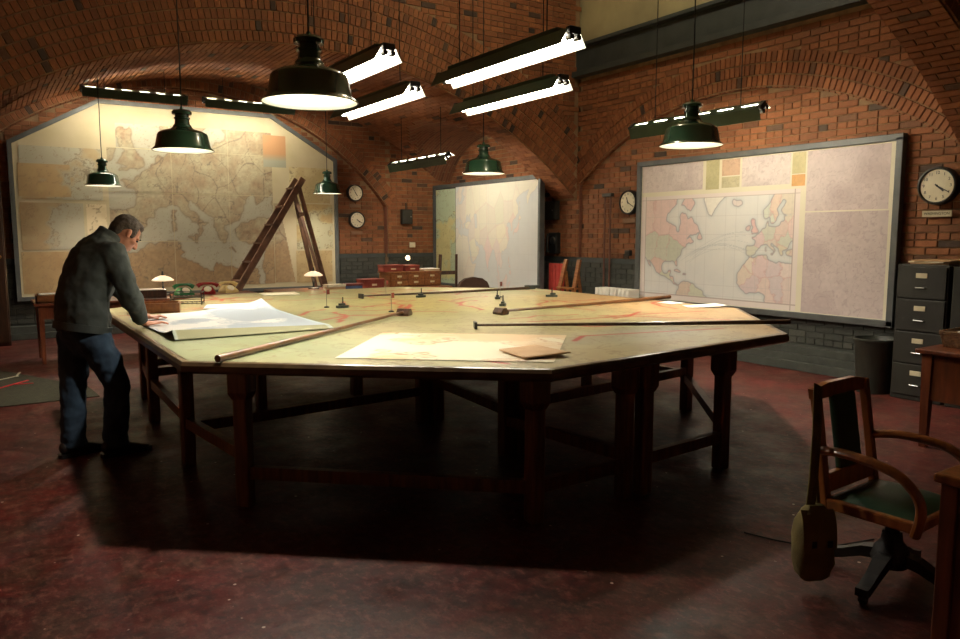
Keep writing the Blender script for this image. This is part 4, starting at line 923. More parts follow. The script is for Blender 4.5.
for x, y, l_ in ((2.73, 6.43, 'small grey ship-shaped map marker with a peg beside the curled sea chart'), (3.9, 7.05, 'small grey map marker with a peg beside the pointer below the Asia map'), (4.48, 6.45, 'small grey map marker with a peg beside a red flag pin'), (4.08, 5.78, 'small grey map marker beyond the block head of the pointer aimed at the pier'), (5.12, 6.33, 'lone small grey map marker on the table before the folding steps')): marker(x, y, l_, s=.85)
for x, y, l_ in ((2.62, 6.55, 'tiny red flag pin near the corner of the curled sea chart'), (2.94, 5.86, 'tiny red flag pin beside the block head of the pointer by the sea chart'), (3.7, 7.5, 'tiny red flag pin behind the dark pointer below the Asia map'), (4.62, 6.6, 'tiny red flag pin beside a grey map marker at mid table')): flagpin(x, y, l_)

# big blue-white chart with curled edge under the man's hand
def curled_chart():
    P0 = np.array([.93, 6.5]); A = np.array([.97, 4.97]); B = np.array([2.05, 5.0]); D = np.array([2.2, 7.15])
    nu, nv = 120, 120; U, V = np.meshgrid(np.linspace(0, 1, nu+1), np.linspace(0, 1, nv+1))
    P = ((1-U)*(1-V))[..., None]*A+(U*(1-V))[..., None]*B+(U*V)[..., None]*D+((1-U)*V)[..., None]*P0
    zz = TZ+.004+.0*U
    e0 = np.clip(V/.05, 0, 1); zz = zz+.055*(1-.75*U)*e0*np.clip(1-(V-.05)/.3, 0, 1)**2          # near edge buckles up
    c2 = np.clip((V+U-1.72)/.28, 0, 1); zz = zz+.055*c2**1.4                     # far corner stands up
    zz = zz+.004*np.sin(U*14+V*5)*np.clip(V*3, 0, 1)+.006
    x, y = P[..., 0], P[..., 1]; n = vnoise(x*2.2, y*2.2, 201, 5); n2 = vnoise(x*2.2+9, y*1.4, 207, 5)
    img = lerp(np.broadcast_to(C(206, 202, 196), U.shape+(3,)), C(134, 146, 158), np.clip((n2-.49)*14, 0, .8)); img = lerp(img, C(120, 140, 150), (np.abs(n2-.5) < .006)*.4)
    img = lerp(img, C(122, 120, 86), (V < .055)*1.); img = lerp(img, C(170, 186, 190), ((U > .97) | (V > .97) | (U < .02))*.5)
    me = bpy.data.meshes.new('chart_sheet'); idx = np.arange((nu+1)*(nv+1)).reshape(nv+1, nu+1)
    F = np.stack([idx[:-1, :-1], idx[:-1, 1:], idx[1:, 1:], idx[1:, :-1]], -1).reshape(-1, 4)
    me.from_pydata(np.dstack([x, y, zz]).reshape(-1, 3).tolist(), [], F.tolist())
    a = me.color_attributes.new('Col', 'FLOAT_COLOR', 'POINT'); rgba = np.ones((U.size, 4)); rgba[:, :3] = s2l(np.clip(img.reshape(-1, 3), 0, 255)/255); a.data.foreach_set('color', rgba.reshape(-1).astype(np.float32))
    me.materials.append(MATS['map_print']); me.polygons.foreach_set('use_smooth', [True]*len(me.polygons))
    o = bpy.data.objects.new('sea_chart', me); COL.objects.link(o); tag(o, 'large curled blue and white sea chart under the man\'s hand', 'chart')
    sd = o.modifiers.new('thick', 'SOLIDIFY'); sd.thickness = .0015; sd.offset = -1
curled_chart()
def flat_sheet(name, label, corners, z, m, cat='paper', painter=None, lift=None, thick=.003, group=None):
    c = [np.array(p, float) for p in corners]
    if painter is None:
        n = 8; vs = []; 
        for j in range(n+1):
            for i in range(n+1):
                u, v = i/n, j/n; p = (1-u)*(1-v)*c[0]+u*(1-v)*c[1]+u*v*c[2]+(1-u)*v*c[3]; vs.append((p[0], p[1], z+(lift(u, v) if lift else .0015*math.sin(u*5+v*4))))
        fs = [(j*(n+1)+i, j*(n+1)+i+1, (j+1)*(n+1)+i+1, (j+1)*(n+1)+i) for j in range(n) for i in range(n)]
        o = MB().add(vs, fs).build(name, m, None, True); sd = o.modifiers.new('thick', 'SOLIDIFY'); sd.thickness = thick; sd.offset = 1
    else:
        nu = 100; U, V = np.meshgrid(np.linspace(0, 1, nu+1), np.linspace(0, 1, nu+1)); P = ((1-U)*(1-V))[..., None]*c[0]+(U*(1-V))[..., None]*c[1]+(U*V)[..., None]*c[2]+((1-U)*V)[..., None]*c[3]
        img = painter(P[..., 0], P[..., 1]); idx = np.arange((nu+1)**2).reshape(nu+1, nu+1); F = np.stack([idx[:-1, :-1], idx[:-1, 1:], idx[1:, 1:], idx[1:, :-1]], -1).reshape(-1, 4)
        me = bpy.data.meshes.new(name); me.from_pydata(np.dstack([P, np.full(U.shape, z)]).reshape(-1, 3).tolist(), [], F.tolist())
        a = me.color_attributes.new('Col', 'FLOAT_COLOR', 'POINT'); rgba = np.ones((U.size, 4)); rgba[:, :3] = s2l(np.clip(img.reshape(-1, 3), 0, 255)/255); a.data.foreach_set('color', rgba.reshape(-1).astype(np.float32)); me.materials.append(MATS[m])
        o = bpy.data.objects.new(name, me); COL.objects.link(o)
    return tag(o, label, cat, group)
def paint_tan(x, y):
    n = vnoise(x*2.5, y*2.5, 301, 5); return lerp(lerp(np.broadcast_to(C(226, 216, 186), x.shape+(3,)), C(210, 170, 120), np.clip((n-.46)*6, 0, .8)), C(170, 110, 70), (np.abs(n-.5) < .008)*.6)
flat_sheet('area_map', 'pale tan paper map lying flat along the front edge of the table', [(1.56, 3.80), (2.47, 3.03), (3.22, 3.82), (2.25, 4.62)], TZ+.004, 'table_print', 'map', paint_tan)
flat_sheet('document_folder', 'plain brown card folder lying on the tan paper map', [(2.43, 3.48), (2.38, 3.16), (2.66, 3.12), (2.72, 3.52)], TZ+.012, 'folder_tan', 'folder', None, lambda u, v: .012*v*u, .006)
flat_sheet('loose_paper', 'white paper sheet in the lamp glare near the Atlantic board corner', [(5.38, 4.66), (5.68, 4.46), (5.74, 4.66), (5.5, 4.84)], TZ+.006, 'paper_white', 'paper', None, lambda u, v: .02*u*u)
flat_sheet('loose_paper', 'white paper sheet lying farther along the table edge by the Atlantic board', [(5.52, 4.98), (5.72, 5.0), (5.73, 5.22), (5.54, 5.2)], TZ+.004, 'paper_white', 'paper')
flat_sheet('loose_paper', 'buff paper on the far rim of the map table below the stepladder', [(2.55, 8.2), (2.95, 8.15), (3.0, 8.5), (2.6, 8.55)], TZ+.005, 'paper', 'paper')
flat_sheet('loose_paper', 'bright white paper on the table beside the wooden tray', [(1.62, 7.0), (2.1, 6.9), (2.3, 7.3), (1.75, 7.4)], TZ+.005, 'paper_white', 'paper')
t = thing('wooden_tray', 'long plain wooden tray box on the table beyond the man\'s hands', 'tray', (1.22, 7.0, TZ), R(-14))
MB().b2(-.2, .2, -.13, -.115, .002, .085).b2(-.2, .2, .115, .13, .002, .085).b2(-.2, -.185, -.115, .115, .002, .085).b2(.185, .2, -.115, .115, .002, .085).build('side_panel', 'wood_mid', t); MB().b2(-.19, .19, -.12, .12, .002, .012).build('bottom_panel', 'wood_mid', t)
t = thing('wire_tray', 'stacked black wire letter trays beside the wooden tray', 'wire tray', (1.62, 7.62, TZ+.004), R(-20))
for k, z in enumerate((.012, .075)):
    b = MB()
    for q in np.linspace(-.13, .13, 7): b.cyl((q, -.1, z), (q, .1, z), .004, n=5)
    for q in (-.1, .1): b.cyl((-.14, q, z), (.14, q, z), .004, n=5); b.cyl((-.14, q, z+.04), (.14, q, z+.04), .004, n=5)
    for q in (-.14, .14): b.cyl((q, -.1, z), (q, .1, z), .004, n=5); b.cyl((q, -.1, z+.04), (q, .1, z+.04), .004, n=5)
    b.build('wire_basket', 'black_metal', t)
b = MB()
for sx in (-.14, .14):
    for sy in (-.1, .1): b.cyl((sx, sy, 0), (sx, sy, .118), .005, n=6)
b.build('corner_post', 'black_metal', t)

# ------------------------------------------------------------------ desks and things at the far end
def desk(name, label, x0, x1, y0, y1, h, m, panel=.14, legw=.07, apron_to=None, group=None):
    t = thing(name, label, 'desk', ((x0+x1)/2, (y0+y1)/2, 0), 0, group); a, b = (x1-x0)/2, (y1-y0)/2
    MB().b2(-a, a, -b, b, h-.035, h, .008).build('desk_top', m, t)
    i = .05
    MB().b2(-a+i, a-i, -b+i, -b+i+.02, h-.035-panel, h-.035).b2(-a+i, a-i, b-i-.02, b-i, h-.035-panel, h-.035).b2(-a+i, -a+i+.02, -b+i, b-i, h-.035-panel, h-.035).b2(a-i-.02, a-i, -b+i, b-i, h-.035-panel, h-.035).build('apron', m, t)
    for sx in (-1, 1):
        for sy in (-1, 1):
            x, y = sx*(a-i-.02), sy*(b-i-.02); MB().tube([(x, y, 0), (x, y, h-.04)], [legw*.42, legw*.62], 4, xdir=(1, 1, 0)).build('leg', m, t)
    return t
desk('writing_desk', 'plain wooden desk holding the telephones before the Europe board', .45, 3.2, 10.25, 11.0, .74, 'wood_red', .16)
desk('writing_desk', 'wooden desk under the mushroom lamp and books below the stepladder', 3.45, 4.75, 10.3, 11.1, .74, 'wood_red')
desk('writing_desk', 'wooden desk carrying the small drawer chest next to the Asia board', 4.95, 6.55, 10.75, 11.6, .70, 'wood_red')
def box_file(loc, rz, dims, m, label, cat='box', handle=True, papers=False, group=None):
    t = thing('document_box', label, cat, loc, rz, group); w, d, h = dims
    if papers:
        MB().b2(-w/2, w/2, -d/2, -d/2+.012, 0, h).b2(-w/2, w/2, d/2-.012, d/2, 0, h).b2(-w/2, -w/2+.012, -d/2, d/2, 0, h).b2(w/2-.012, w/2, -d/2, d/2, 0, h).b2(-w/2, w/2, -d/2, d/2, 0, .01).build('box_body', m, t)
        p = MB()
        for k in range(5): p.box((random.uniform(-.01, .01), random.uniform(-.01, .01), h*.55+k*.012), (w*.84, d*.8, .008), rotz(random.uniform(-.05, .05)))
        p.build('paper_stack', 'paper_white', t)
    else:
        MB().b2(-w/2, w/2, -d/2, d/2, 0, h*.78, .006).build('box_body', m, t); MB().b2(-w/2-.006, w/2+.006, -d/2-.006, d/2+.006, h*.78, h, .006).build('box_lid', m, t)
        if handle: MB().b2(-.045, .045, -d/2-.012, -d/2-.004, h*.3, h*.5, .003).build('label_holder', 'label_card', t)
    return t
box_file((.66, 10.45, .742), 0, (.36, .26, .09), 'wood_mid', 'open wooden letter box with papers on the desk end behind the man', 'box', False, True)
box_file((1.78, 10.5, .742), R(-6), (.36, .27, .1), 'wood_dark', 'open dark box of papers on the desk beside the shaded lamp', 'box', False, True)
def desk_lamp(loc, label, glow='glass_lamp', w=DESK_W):
    t = thing('desk_lamp', label, 'desk lamp', loc, 0, 'mushroom desk lamps')
    MB().lathe([(.085, 0), (.085, .012), (.07, .022), (.02, .028), (.014, .05), (.02, .1), (.012, .13), (.012, .2), (0, .2)], n=20).build('base', 'black_metal', t, True)
    MB().shell([(.125, .195), (.14, .2), (.138, .21), (.09, .245), (.035, .265), (.0, .27)], n=28).build('shade', glow, t, True)
    MB().lathe([(0, .26), (.018, .268), (.014, .3), (.008, .325), (0, .33)], n=12).build('finial', 'black_metal', t, True)
    l = bpy.data.lights.new('desk_bulb', 'POINT'); l.energy = w; l.color = (1, .8, .55); l.shadow_soft_size = .04; o = bpy.data.objects.new('desk_bulb', l); COL.objects.link(o); o.parent = t; o.location = (.0, 0, .17)
desk_lamp((1.98, 10.75, .742), 'cream mushroom desk lamp on the desk next to the green telephone')
desk_lamp((4.12, 10.8, .742), 'cream mushroom desk lamp standing at the foot of the stepladder')
def telephone(loc, rz, m, label):
    t = thing('telephone', label, 'telephone', loc, rz, 'rotary telephones')
    MB().add([(-.1, -.1, 0), (.1, -.1, 0), (.1, .1, 0), (-.1, .1, 0), (-.1, -.1, .03), (.1, -.1, .03), (.1, .1, .03), (-.1, .1, .03), (-.055, -.02, .1), (.055, -.02, .1), (.055, .07, .1), (-.055, .07, .1)],
        [(3, 2, 1, 0), (0, 1, 5, 4), (1, 2, 6, 5), (2, 3, 7, 6), (3, 0, 4, 7), (4, 5, 9, 8), (5, 6, 10, 9), (6, 7, 11, 10), (7, 4, 8, 11), (8, 9, 10, 11)]).build('body', m, t, fix=True)
    MB().tube([(-.135, .025, .105), (-.1, .025, .13), (-.05, .025, .142), (.05, .025, .142), (.1, .025, .13), (.135, .025, .105)], [.032, .026, .017, .017, .026, .032], 12).build('handset', m, t, True)
    M = Matrix.Rotation(R(40), 3, 'X'); d = MB().lathe([(0, .002), (.05, .002), (.05, .012), (.03, .014), (0, .014)], n=20); d.v = [tuple(M@Vector(v)+Vector((0, -.06, .063))) for v in d.v]; d.build('dial', 'clock_face', t)
telephone((2.22, 10.62, .742), R(10), 'phone_green', 'green rotary telephone on the desk below the Europe board')
telephone((2.55, 10.7, .742), R(-15), 'phone_red', 'red rotary telephone between the green and cream telephones')
telephone((2.85, 10.78, .742), R(15), 'phone_cream', 'cream rotary telephone beside the stepladder foot')
def book(loc, rz, dims, m, label, group='books on the far desk'):
    t = thing('book', label, 'book', loc, rz, group); w, d, h = dims
    MB().b2(-w/2, w/2, -d/2, d/2, 0, .005).b2(-w/2, w/2, -d/2, d/2, h-.005, h).b2(-w/2, -w/2+.006, -d/2, d/2, 0, h).build('cover', m, t); MB().b2(-w/2+.006, w/2-.008, -d/2+.008, d/2-.008, .005, h-.005).build('pages', 'paper_white', t)
book((4.3, 10.45, .742), R(80), (.22, .3, .045), 'folder_tan', 'tan book lying lowest under the white book by the mushroom lamp')
book((4.3, 10.45, .788), R(95), (.2, .28, .035), 'paper', 'pale book lying topmost by the mushroom lamp')
book((4.62, 10.5, .742), R(75), (.2, .27, .05), 'book_blue', 'blue book lying on the desk beside the pale books')
book((4.62, 10.5, .793), R(84), (.19, .26, .03), 'book_red', 'dull red book on top of the blue book')
# drawer chest with boxes
t = thing('drawer_chest', 'small wooden chest of card drawers below the brick corner', 'drawer chest', (5.98, 11.2, .702))
MB().b2(-.48, .48, -.2, .2, 0, .22, .008).b2(-.5, .5, -.22, .22, .22, .245, .006).build('body', 'wood_mid', t)
for r_ in range(2):
    for c_ in range(3):
        d = MB().b2(-.46+c_*.31, -.16+c_*.31, -.215, -.2, .015+r_*.1, .105+r_*.1, .004).build('drawer', 'wood_mid', t)
        MB().b2(-.35+c_*.31, -.27+c_*.31, -.222, -.214, .055+r_*.1, .085+r_*.1).build('label_holder', 'label_card', d); MB().lathe([(0, -.03), (.01, -.026), (.006, -.016), (0, -.014)], (-.31+c_*.31, -.2, .035+r_*.1), 10, 'y').build('knob', 'brass', d)
GB = 'red document boxes by the drawer chest'
box_file((5.15, 11.0, .702), R(4), (.36, .26, .15), 'red_box', 'red-brown document box on the desk beside the drawer chest', group=GB)
box_file((5.62, 11.22, .948), R(-3), (.34, .26, .11), 'red_box', 'red document box on top of the drawer chest by the wall corner', group=GB)
box_file((5.98, 11.25, .948), R(3), (.28, .26, .1), 'red_box', 'second red document box on the chest, next to the lit lamp', group=GB)
for k, (a, z) in enumerate(((.1, .948), (-.06, .962), (.03, .976))): tag(MB().box((6.3, 11.15, z+.006), (.32, .24, .011), rotz(a), .002).build('paper_folder', ('paper', 'folder_tan', 'paper_white')[k]), ('pale folder lying lowest on the drawer chest end', 'tan folder in the middle of the pile on the drawer chest', 'white folder lying topmost on the drawer chest end')[k], 'folder', 'folders on the drawer chest')
t = thing('small_lamp', 'small bare glowing lamp behind the red boxes', 'lamp', (6.1, 11.5, .702))
MB().lathe([(.06, 0), (.06, .012), (.012, .03), (.01, .38), (.022, .39), (.022, .42), (0, .42)], n=14).build('stem', 'black_metal', t, True); MB().ell((0, 0, .455), (.035, .035, .042)).build('bulb', 'small_bulb_glow', t, True)

# stepladder before the Europe board
def ladder():
    t = thing('stepladder', 'tall brown wooden stepladder leaning open before the Europe board', 'ladder', (4.1, 12.2, 0))
    top = Vector((.3, 0, 2.42))
    for y_ in (-.2, .2):
        MB().bar((-1.22, y_*1.3, 0), (top.x+.06, y_*.75, 2.48), .1, .035, (0, 1, 0)).build('front_stile', 'wood_ladder', t)
        MB().bar((.84, y_*1.5, 0), (top.x-.02, y_*.7, 2.36), .07, .035, (0, 1, 0)).build('rear_stile', 'wood_ladder', t)
    for k in range(8):
        f = (k+.7)/8.3; a = Vector((-1.22, 0, 0)).lerp(Vector((top.x+.04, 0, 2.5)), f); w = .2*(1.3-.55*f)
        MB().box(a, (.11, 2*w+.02, .025)).build('tread', 'wood_ladder', t)
    MB().bar((.8, -.2, .12), (.36, .16, 2.1), .05, .02, (0, 1, 0)).build('brace', 'wood_ladder', t)
    for z in (.5, 1.9):
        x = .84+(top.x-.02-.84)*z/2.4; MB().box((x, 0, z), (.03, .42, .06)).build('cross_rail', 'wood_ladder', t)
ladder()
# folding steps, red board and white boxes by the pier
t = thing('folding_steps', 'small folded wooden steps leaning by the pier below the telephone', 'step stool', (7.45, 8.72, 0))
for y_ in (-.2, .2):
    MB().bar((-.3, y_, 0), (0, y_*.75, 1.18), .03, .07, (0, 1, 0)).build('front_stile', 'wood_mid', t); MB().bar((.15, y_*.85, 0), (-.02, y_*.7, 1.0), .025, .05, (0, 1, 0)).build('rear_stile', 'wood_mid', t)
for z in (.25, .5, .75): MB().box((-.3+.3*z/1.18, 0, z), (.12, .38, .025)).build('tread', 'wood_mid', t)
t = thing('slatted_board', 'red slatted board standing upright against the pier below the telephone', 'board', (7.6, 9.28, 0))
for k in range(4): MB().b2(-.02, .02, -.17+k*.09, -.09+k*.09, .02, 1.1, .006).build('slat', 'red_canvas', t)
MB().b2(.02, .05, -.17, .18, .3, .36).b2(.02, .05, -.17, .18, .85, .91).build('batten', 'red_canvas', t); MB().b2(-.06, .08, -.2, .2, 0, .03).build('foot_bar', 'wood_dark', t)
t = thing('side_shelf', 'low shelf against the pier holding a row of white files', 'shelf', (7.62, 7.95, 0))
MB().b2(-.15, .15, -.45, .45, .58, .61, .004).b2(-.15, .15, -.45, -.42, 0, .58).b2(-.15, .15, .42, .45, 0, .58).b2(-.15, .15, -.42, .42, .2, .22).build('frame', 'wood_dark', t)
for k in range(9): tag(MB().box((7.62, 7.62+k*.078, .612+.085), (.22, .062, .17), rotz(random.uniform(-.05, .05)), .004).box((7.505, 7.62+k*.078, .70), (.01, .03, .05)).build('file_box', 'paper_white'), 'white upright file in the row on the low shelf', 'file', 'white files on the low shelf')
# chairs in front of the Asia board
t = thing('wooden_chair', 'tall-backed wooden chair with two bare posts before the Asia board', 'chair', (7.12, 12.1, 0), R(180))
for sx in (-.2, .2): MB().bar((sx, .2, 0), (sx*.85, .27, 1.2), .045, .05, ch=.006).build('back_post', 'wood_dark', t); MB().bar((sx, -.2, 0), (sx, -.2, .45), .045, .045).build('leg', 'wood_dark', t)
MB().box((0, 0, .46), (.46, .46, .04), None, .01).build('seat', 'wood_dark', t); MB().box((0, .245, .86), (.36, .03, .07), None, .006).build('back_rail', 'wood_dark', t)
t = thing('easy_chair', 'round-topped brown upholstered chair before the Asia board', 'chair', (6.93, 10.85, 0), R(170))
MB().prism([(-.27, .3), (.27, .3), (.28, .68), (.24, .76), (.15, .82), (0, .845), (-.15, .82), (-.24, .76), (-.28, .68)], .16, .26, lambda u, v, d: (u, d, v)).build('backrest', 'upholstery_brown', t, fix=True)
MB().box((0, -.05, .36), (.54, .5, .14), None, .03).build('seat', 'upholstery_brown', t)
for sx in (-.23, .23):
    for sy in (-.25, .15): MB().cyl((sx, sy, 0), (sx, sy, .3), .02, .028, 8).build('leg', 'wood_dark', t)
tag(MB().box((5.62, 7.35, TZ+.03), (.1, .05, .05), None, .01).cyl((5.68, 7.35, TZ+.035), (5.74, 7.35, TZ+.035), .02, n=10).box((5.55, 7.35, TZ+.03), (.06, .035, .055), None, .006).build('brass_scope', 'marker_grey'), 'small dark instrument lying on the table rim below the Asia map', 'instrument')

# dark cupboard at the left end
t = thing('tall_cupboard', 'tall dark wooden cupboard door with a brass handle beside the Europe board', 'cupboard', (-.12, 12.55, 0))
MB().b2(-.45, .36, -.2, .3, 0, 2.35, .01).build('carcass', 'wood_dark', t); d = MB().b2(-.43, .34, -.225, -.2, .05, 2.3, .006).build('door', 'wood_dark', t)
MB().lathe([(0, -.045), (.028, -.04), (.03, -.02), (.012, -.005), (.012, .01), (0, .01)], (.28, -.225, 1.25), 14, 'y').build('knob', 'brass', d, True)
tag(MB().prism([(-.8, 7.9), (.84, 7.93), (.8, 8.5), (.1, 10.0), (-.8, 10.0)], .001, .009).build('floor_rug', 'rug_green', fix=True), 'dull green floor mat with tape marks behind the man', 'rug')
tag(MB().bar((.02, 8.85, .012), (.3, 9.2, .012), .03, .004).bar((.16, 9.02, .013), (.34, 8.98, .013), .02, .004).build('floor_tape', 'tape_red'), 'red tape cross stuck on the green floor mat', 'tape')
tag(MB().bar((.0, 9.35, .012), (.22, 9.55, .012), .03, .004).bar((.2, 9.5, .013), (.25, 9.8, .013), .02, .004).build('floor_tape', 'tape_white'), 'pale tape strip stuck on the green floor mat', 'tape')

# ------------------------------------------------------------------ right side: cabinet, bin, desks, chair, bag
t = thing('filing_cabinet', 'tall dark metal four-drawer filing cabinet under the wall clock', 'filing cabinet', (7.455, 3.5, 0), R(-90))
MB().b2(-.23, .23, -.25, .25, .0, 1.28, .008).build('body', 'cabinet_metal', t)
for k in range(4):
    z0 = .05+k*.305; d = MB().b2(-.215, .215, -.265, -.25, z0, z0+.292, .004).build('drawer', 'cabinet_metal', t)
    MB().b2(-.05, .05, -.271, -.263, z0+.19, z0+.235, .002).build('label_holder', 'label_card', d); MB().tube([(-.045, -.26, z0+.1), (-.04, -.285, z0+.1), (.04, -.285, z0+.1), (.045, -.26, z0+.1)], .006, 6).build('handle', 'steel', d)
for k, (a, m) in enumerate(((.05, 'folder_tan'), (-.1, 'paper'), (.12, 'folder_tan'))): tag(MB().box((7.44, 3.48, 1.289+k*.013), (.4, .33, .012), rotz(a), .002).build('paper_folder', m), ('tan folder lying lowest on the filing cabinet', 'pale papers between tan folders on the filing cabinet', 'tan folder lying topmost on the filing cabinet')[k], 'folder', 'folders on the filing cabinet')
t = thing('metal_cabinet', 'second dark metal cabinet standing beside the four-drawer filing cabinet', 'cabinet', (7.455, 3.01, 0), R(-90))
MB().b2(-.23, .23, -.25, .25, 0, 1.27, .008).build('body', 'cabinet_metal', t); d = MB().b2(-.215, .215, -.265, -.25, .05, 1.25, .004).build('door', 'cabinet_metal', t); MB().b2(.15, .17, -.28, -.26, .62, .72).build('handle', 'steel', d)
t = thing('waste_bin', 'dark green metal waste bin below the Atlantic board', 'waste bin', (7.30, 3.95, 0))
MB().shell([(.0, .01), (.15, .01), (.152, 0), (.19, .52), (.197, .53), (.19, .535), (.182, .525), (.145, .02)], n=28).build('body', 'bin_metal', t, True); MB().shell([(.19, .515), (.2, .52), (.2, .535), (.19, .54), (.183, .53)], n=28).build('rim', 'bin_metal', t, True)
desk('side_desk', 'reddish wooden desk with the wicker basket beside the filing cabinet', 5.62, 6.9, 1.9, 2.75, .73, 'wood_red', .34, .08)
t = thing('wicker_basket', 'square wicker basket of papers on the reddish desk', 'basket', (6.02, 2.52, .732))
n = 4; bsk = MB()
for k in range(9):
    q = .17+.03*k/8
    z = .01+k*.013; bsk.tube([(-q, -q*.8, z), (q, -q*.8, z), (q, q*.8, z), (-q, q*.8, z), (-q, -q*.8, z)], .008, 6)
for sx in np.linspace(-.17, .17, 9):
    for sy in (-.14, .14): bsk.cyl((sx, sy, 0), (sx*1.15, sy*1.15, .125), .006, n=5)
for sy in np.linspace(-.12, .12, 7):
    for sx in (-.17, .17): bsk.cyl((sx, sy, 0), (sx*1.17, sy*1.15, .125), .006, n=5)
bsk.build('weave', 'wicker', t); MB().b2(-.165, .165, -.13, .13, 0, .012).build('bottom', 'wicker', t)
for k in range(4): tag(MB().box((6.02, 2.52, .765+k*.024), (.28, .2, .008), rotz(random.uniform(-.2, .2))@Matrix.Rotation(.06, 3, 'X')).build('loose_paper', 'paper_white'), 'white paper lying in the wicker basket', 'paper', 'papers in the wicker basket')
t = thing('letter_tray', 'dark wooden letter tray on posts behind the wicker basket', 'tray', (6.42, 2.3, .732))
for z in (.03, .2): MB().b2(-.18, .18, -.14, .14, z, z+.012).b2(-.18, .18, -.14, -.128, z, z+.06).b2(-.18, .18, .128, .14, z, z+.06).b2(-.18, -.168, -.14, .14, z, z+.06).build('tray_shelf', 'wood_dark', t)
for sx in (-.17, .17):
    for sy in (-.13, .13): MB().cyl((sx, sy, 0), (sx, sy, .26), .008, n=6).build('post', 'wood_dark', t)
tag(MB().box((6.42, 2.3, .955), (.3, .22, .012), rotz(.1)).box((6.42, 2.3, .968), (.29, .21, .01), rotz(-.05)).build('paper_stack', 'folder_tan'), 'tan papers lying in the dark letter tray', 'paper')

# front desk
t = thing('front_desk', 'orange-brown wooden desk in front of the swivel chair', 'desk', (3.45, .9, 0))
x0, x1, y0, y1, h = -.63, .75, -.45, .36, .70
MB().b2(x0-.02, x1, y0, y1+.02, h-.035, h, .01).build('desk_top', 'wood_chair', t)
for (a, b) in ((x0, y1), (x0, y0), (x1, y1), (x1, y0)):
    sx = 1 if a == x0 else -1; sy = -1 if b == y1 else 1
    MB().b2(min(a, a+sx*.06), max(a, a+sx*.06), min(b, b+sy*.06), max(b, b+sy*.06), 0, h-.035, .006).build('leg', 'wood_red', t)
MB().b2(x0+.012, x0+.03, y0+.06, y1-.06, .08, h-.04).build('side_panel', 'wood_red', t); MB().b2(x0+.06, x1-.06, y1-.03, y1-.012, .3, h-.04).build('front_panel', 'wood_red', t)
MB().b2(x0+.008, x0+.02, y0+.06, y1-.06, h-.13, h-.11).build('bead_moulding', 'wood_red', t)

# swivel armchair (faces local -Y)
t = thing('swivel_armchair', 'wooden swivel armchair with green leather seat and back', 'chair', (3.295, 1.657, 0), R(3))
SZ = .39
MB().b2(-.24, .24, -.2, .2, SZ-.05, SZ, .01).build('seat_frame', 'wood_chair', t)
st = MB(); nn_ = 10; vs = []
for j in range(nn_+1):
    for i in range(nn_+1):
        u, v = i/nn_*2-1, j/nn_*2-1; vs.append((u*.215, .0+v*.18, SZ+.001+.03*(1-u**4)*(1-v**4)))
st.add(vs, [(j*(nn_+1)+i, j*(nn_+1)+i+1, (j+1)*(nn_+1)+i+1, (j+1)*(nn_+1)+i) for j in range(nn_) for i in range(nn_)]).build('seat_pad', 'leather_green', t, True)
for sx in (-1, 1):
    MB().bar((sx*.22, .19, SZ-.05), (sx*.215, .27, .865), .045, .035, ch=.006).build('back_post', 'wood_chair', t)
    # bent arm: from the back post forward and down to the seat rail
    pts = [(sx*.235, .215, .60), (sx*.26, .1, .615), (sx*.275, -.05, .605), (sx*.272, -.14, .575), (sx*.268, -.205, .51), (sx*.264, -.22, .44), (sx*.256, -.2, .345)]
    # smooth
    P = []
    for i in range(len(pts)-1):
        p0, p1, p2, p3 = [Vector(pts[max(0, min(len(pts)-1, i+k))]) for k in (-1, 0, 1, 2)]
        for q in range(5):
            u = q/5; P.append(.5*((2*p1)+(-p0+p2)*u+(2*p0-5*p1+4*p2-p3)*u*u+(-p0+3*p1-3*p2+p3)*u**3))
    P.append(Vector(pts[-1])); MB().tube(P, .026, 10, ry=.020, xdir=(1, 0, 0)).build('armrest', 'wood_chair', t, True)
MB().add([(-.24, .255, .82), (.24, .255, .82), (.24, .285, .82), (-.24, .285, .82), (-.24, .262, .865), (-.12, .262, .885), (.12, .262, .885), (.24, .262, .865), (-.24, .292, .865), (-.12, .292, .885), (.12, .292, .885), (.24, .292, .865)],
    [(0, 1, 7, 6, 5, 4), (3, 8, 9, 10, 11, 2), (4, 5, 9, 8), (5, 6, 10, 9), (6, 7, 11, 10), (0, 4, 8, 3), (1, 2, 11, 7), (0, 3, 2, 1)]).build('top_rail', 'wood_chair', t, fix=True)
MB().bar((-.2, .205, SZ+.06), (.2, .205, SZ+.06), .03, .09, ch=.005).build('lower_rail', 'wood_chair', t)
MB().bar((-.0, .208, SZ+.1), (.0, .262, .825), .2, .03, ch=.012).build('back_splat', 'leather_green', t)
MB().lathe([(.03, .13), (.03, .3), (.07, .32), (.1, .335), (.1, .34), (0, .34)], n=16).build('spindle', 'iron_black', t, True)
MB().lathe([(0, .08), (.07, .085), (.085, .12), (.07, .17), (.045, .2), (.04, .24), (0, .24)], n=16).build('hub', 'iron_black', t, True)
MB().bar((-.16, 0, .33), (.16, 0, .33), .08, .02).bar((0, -.16, .33), (0, .16, .33), .08, .02).build('tilt_plate', 'iron_black', t)
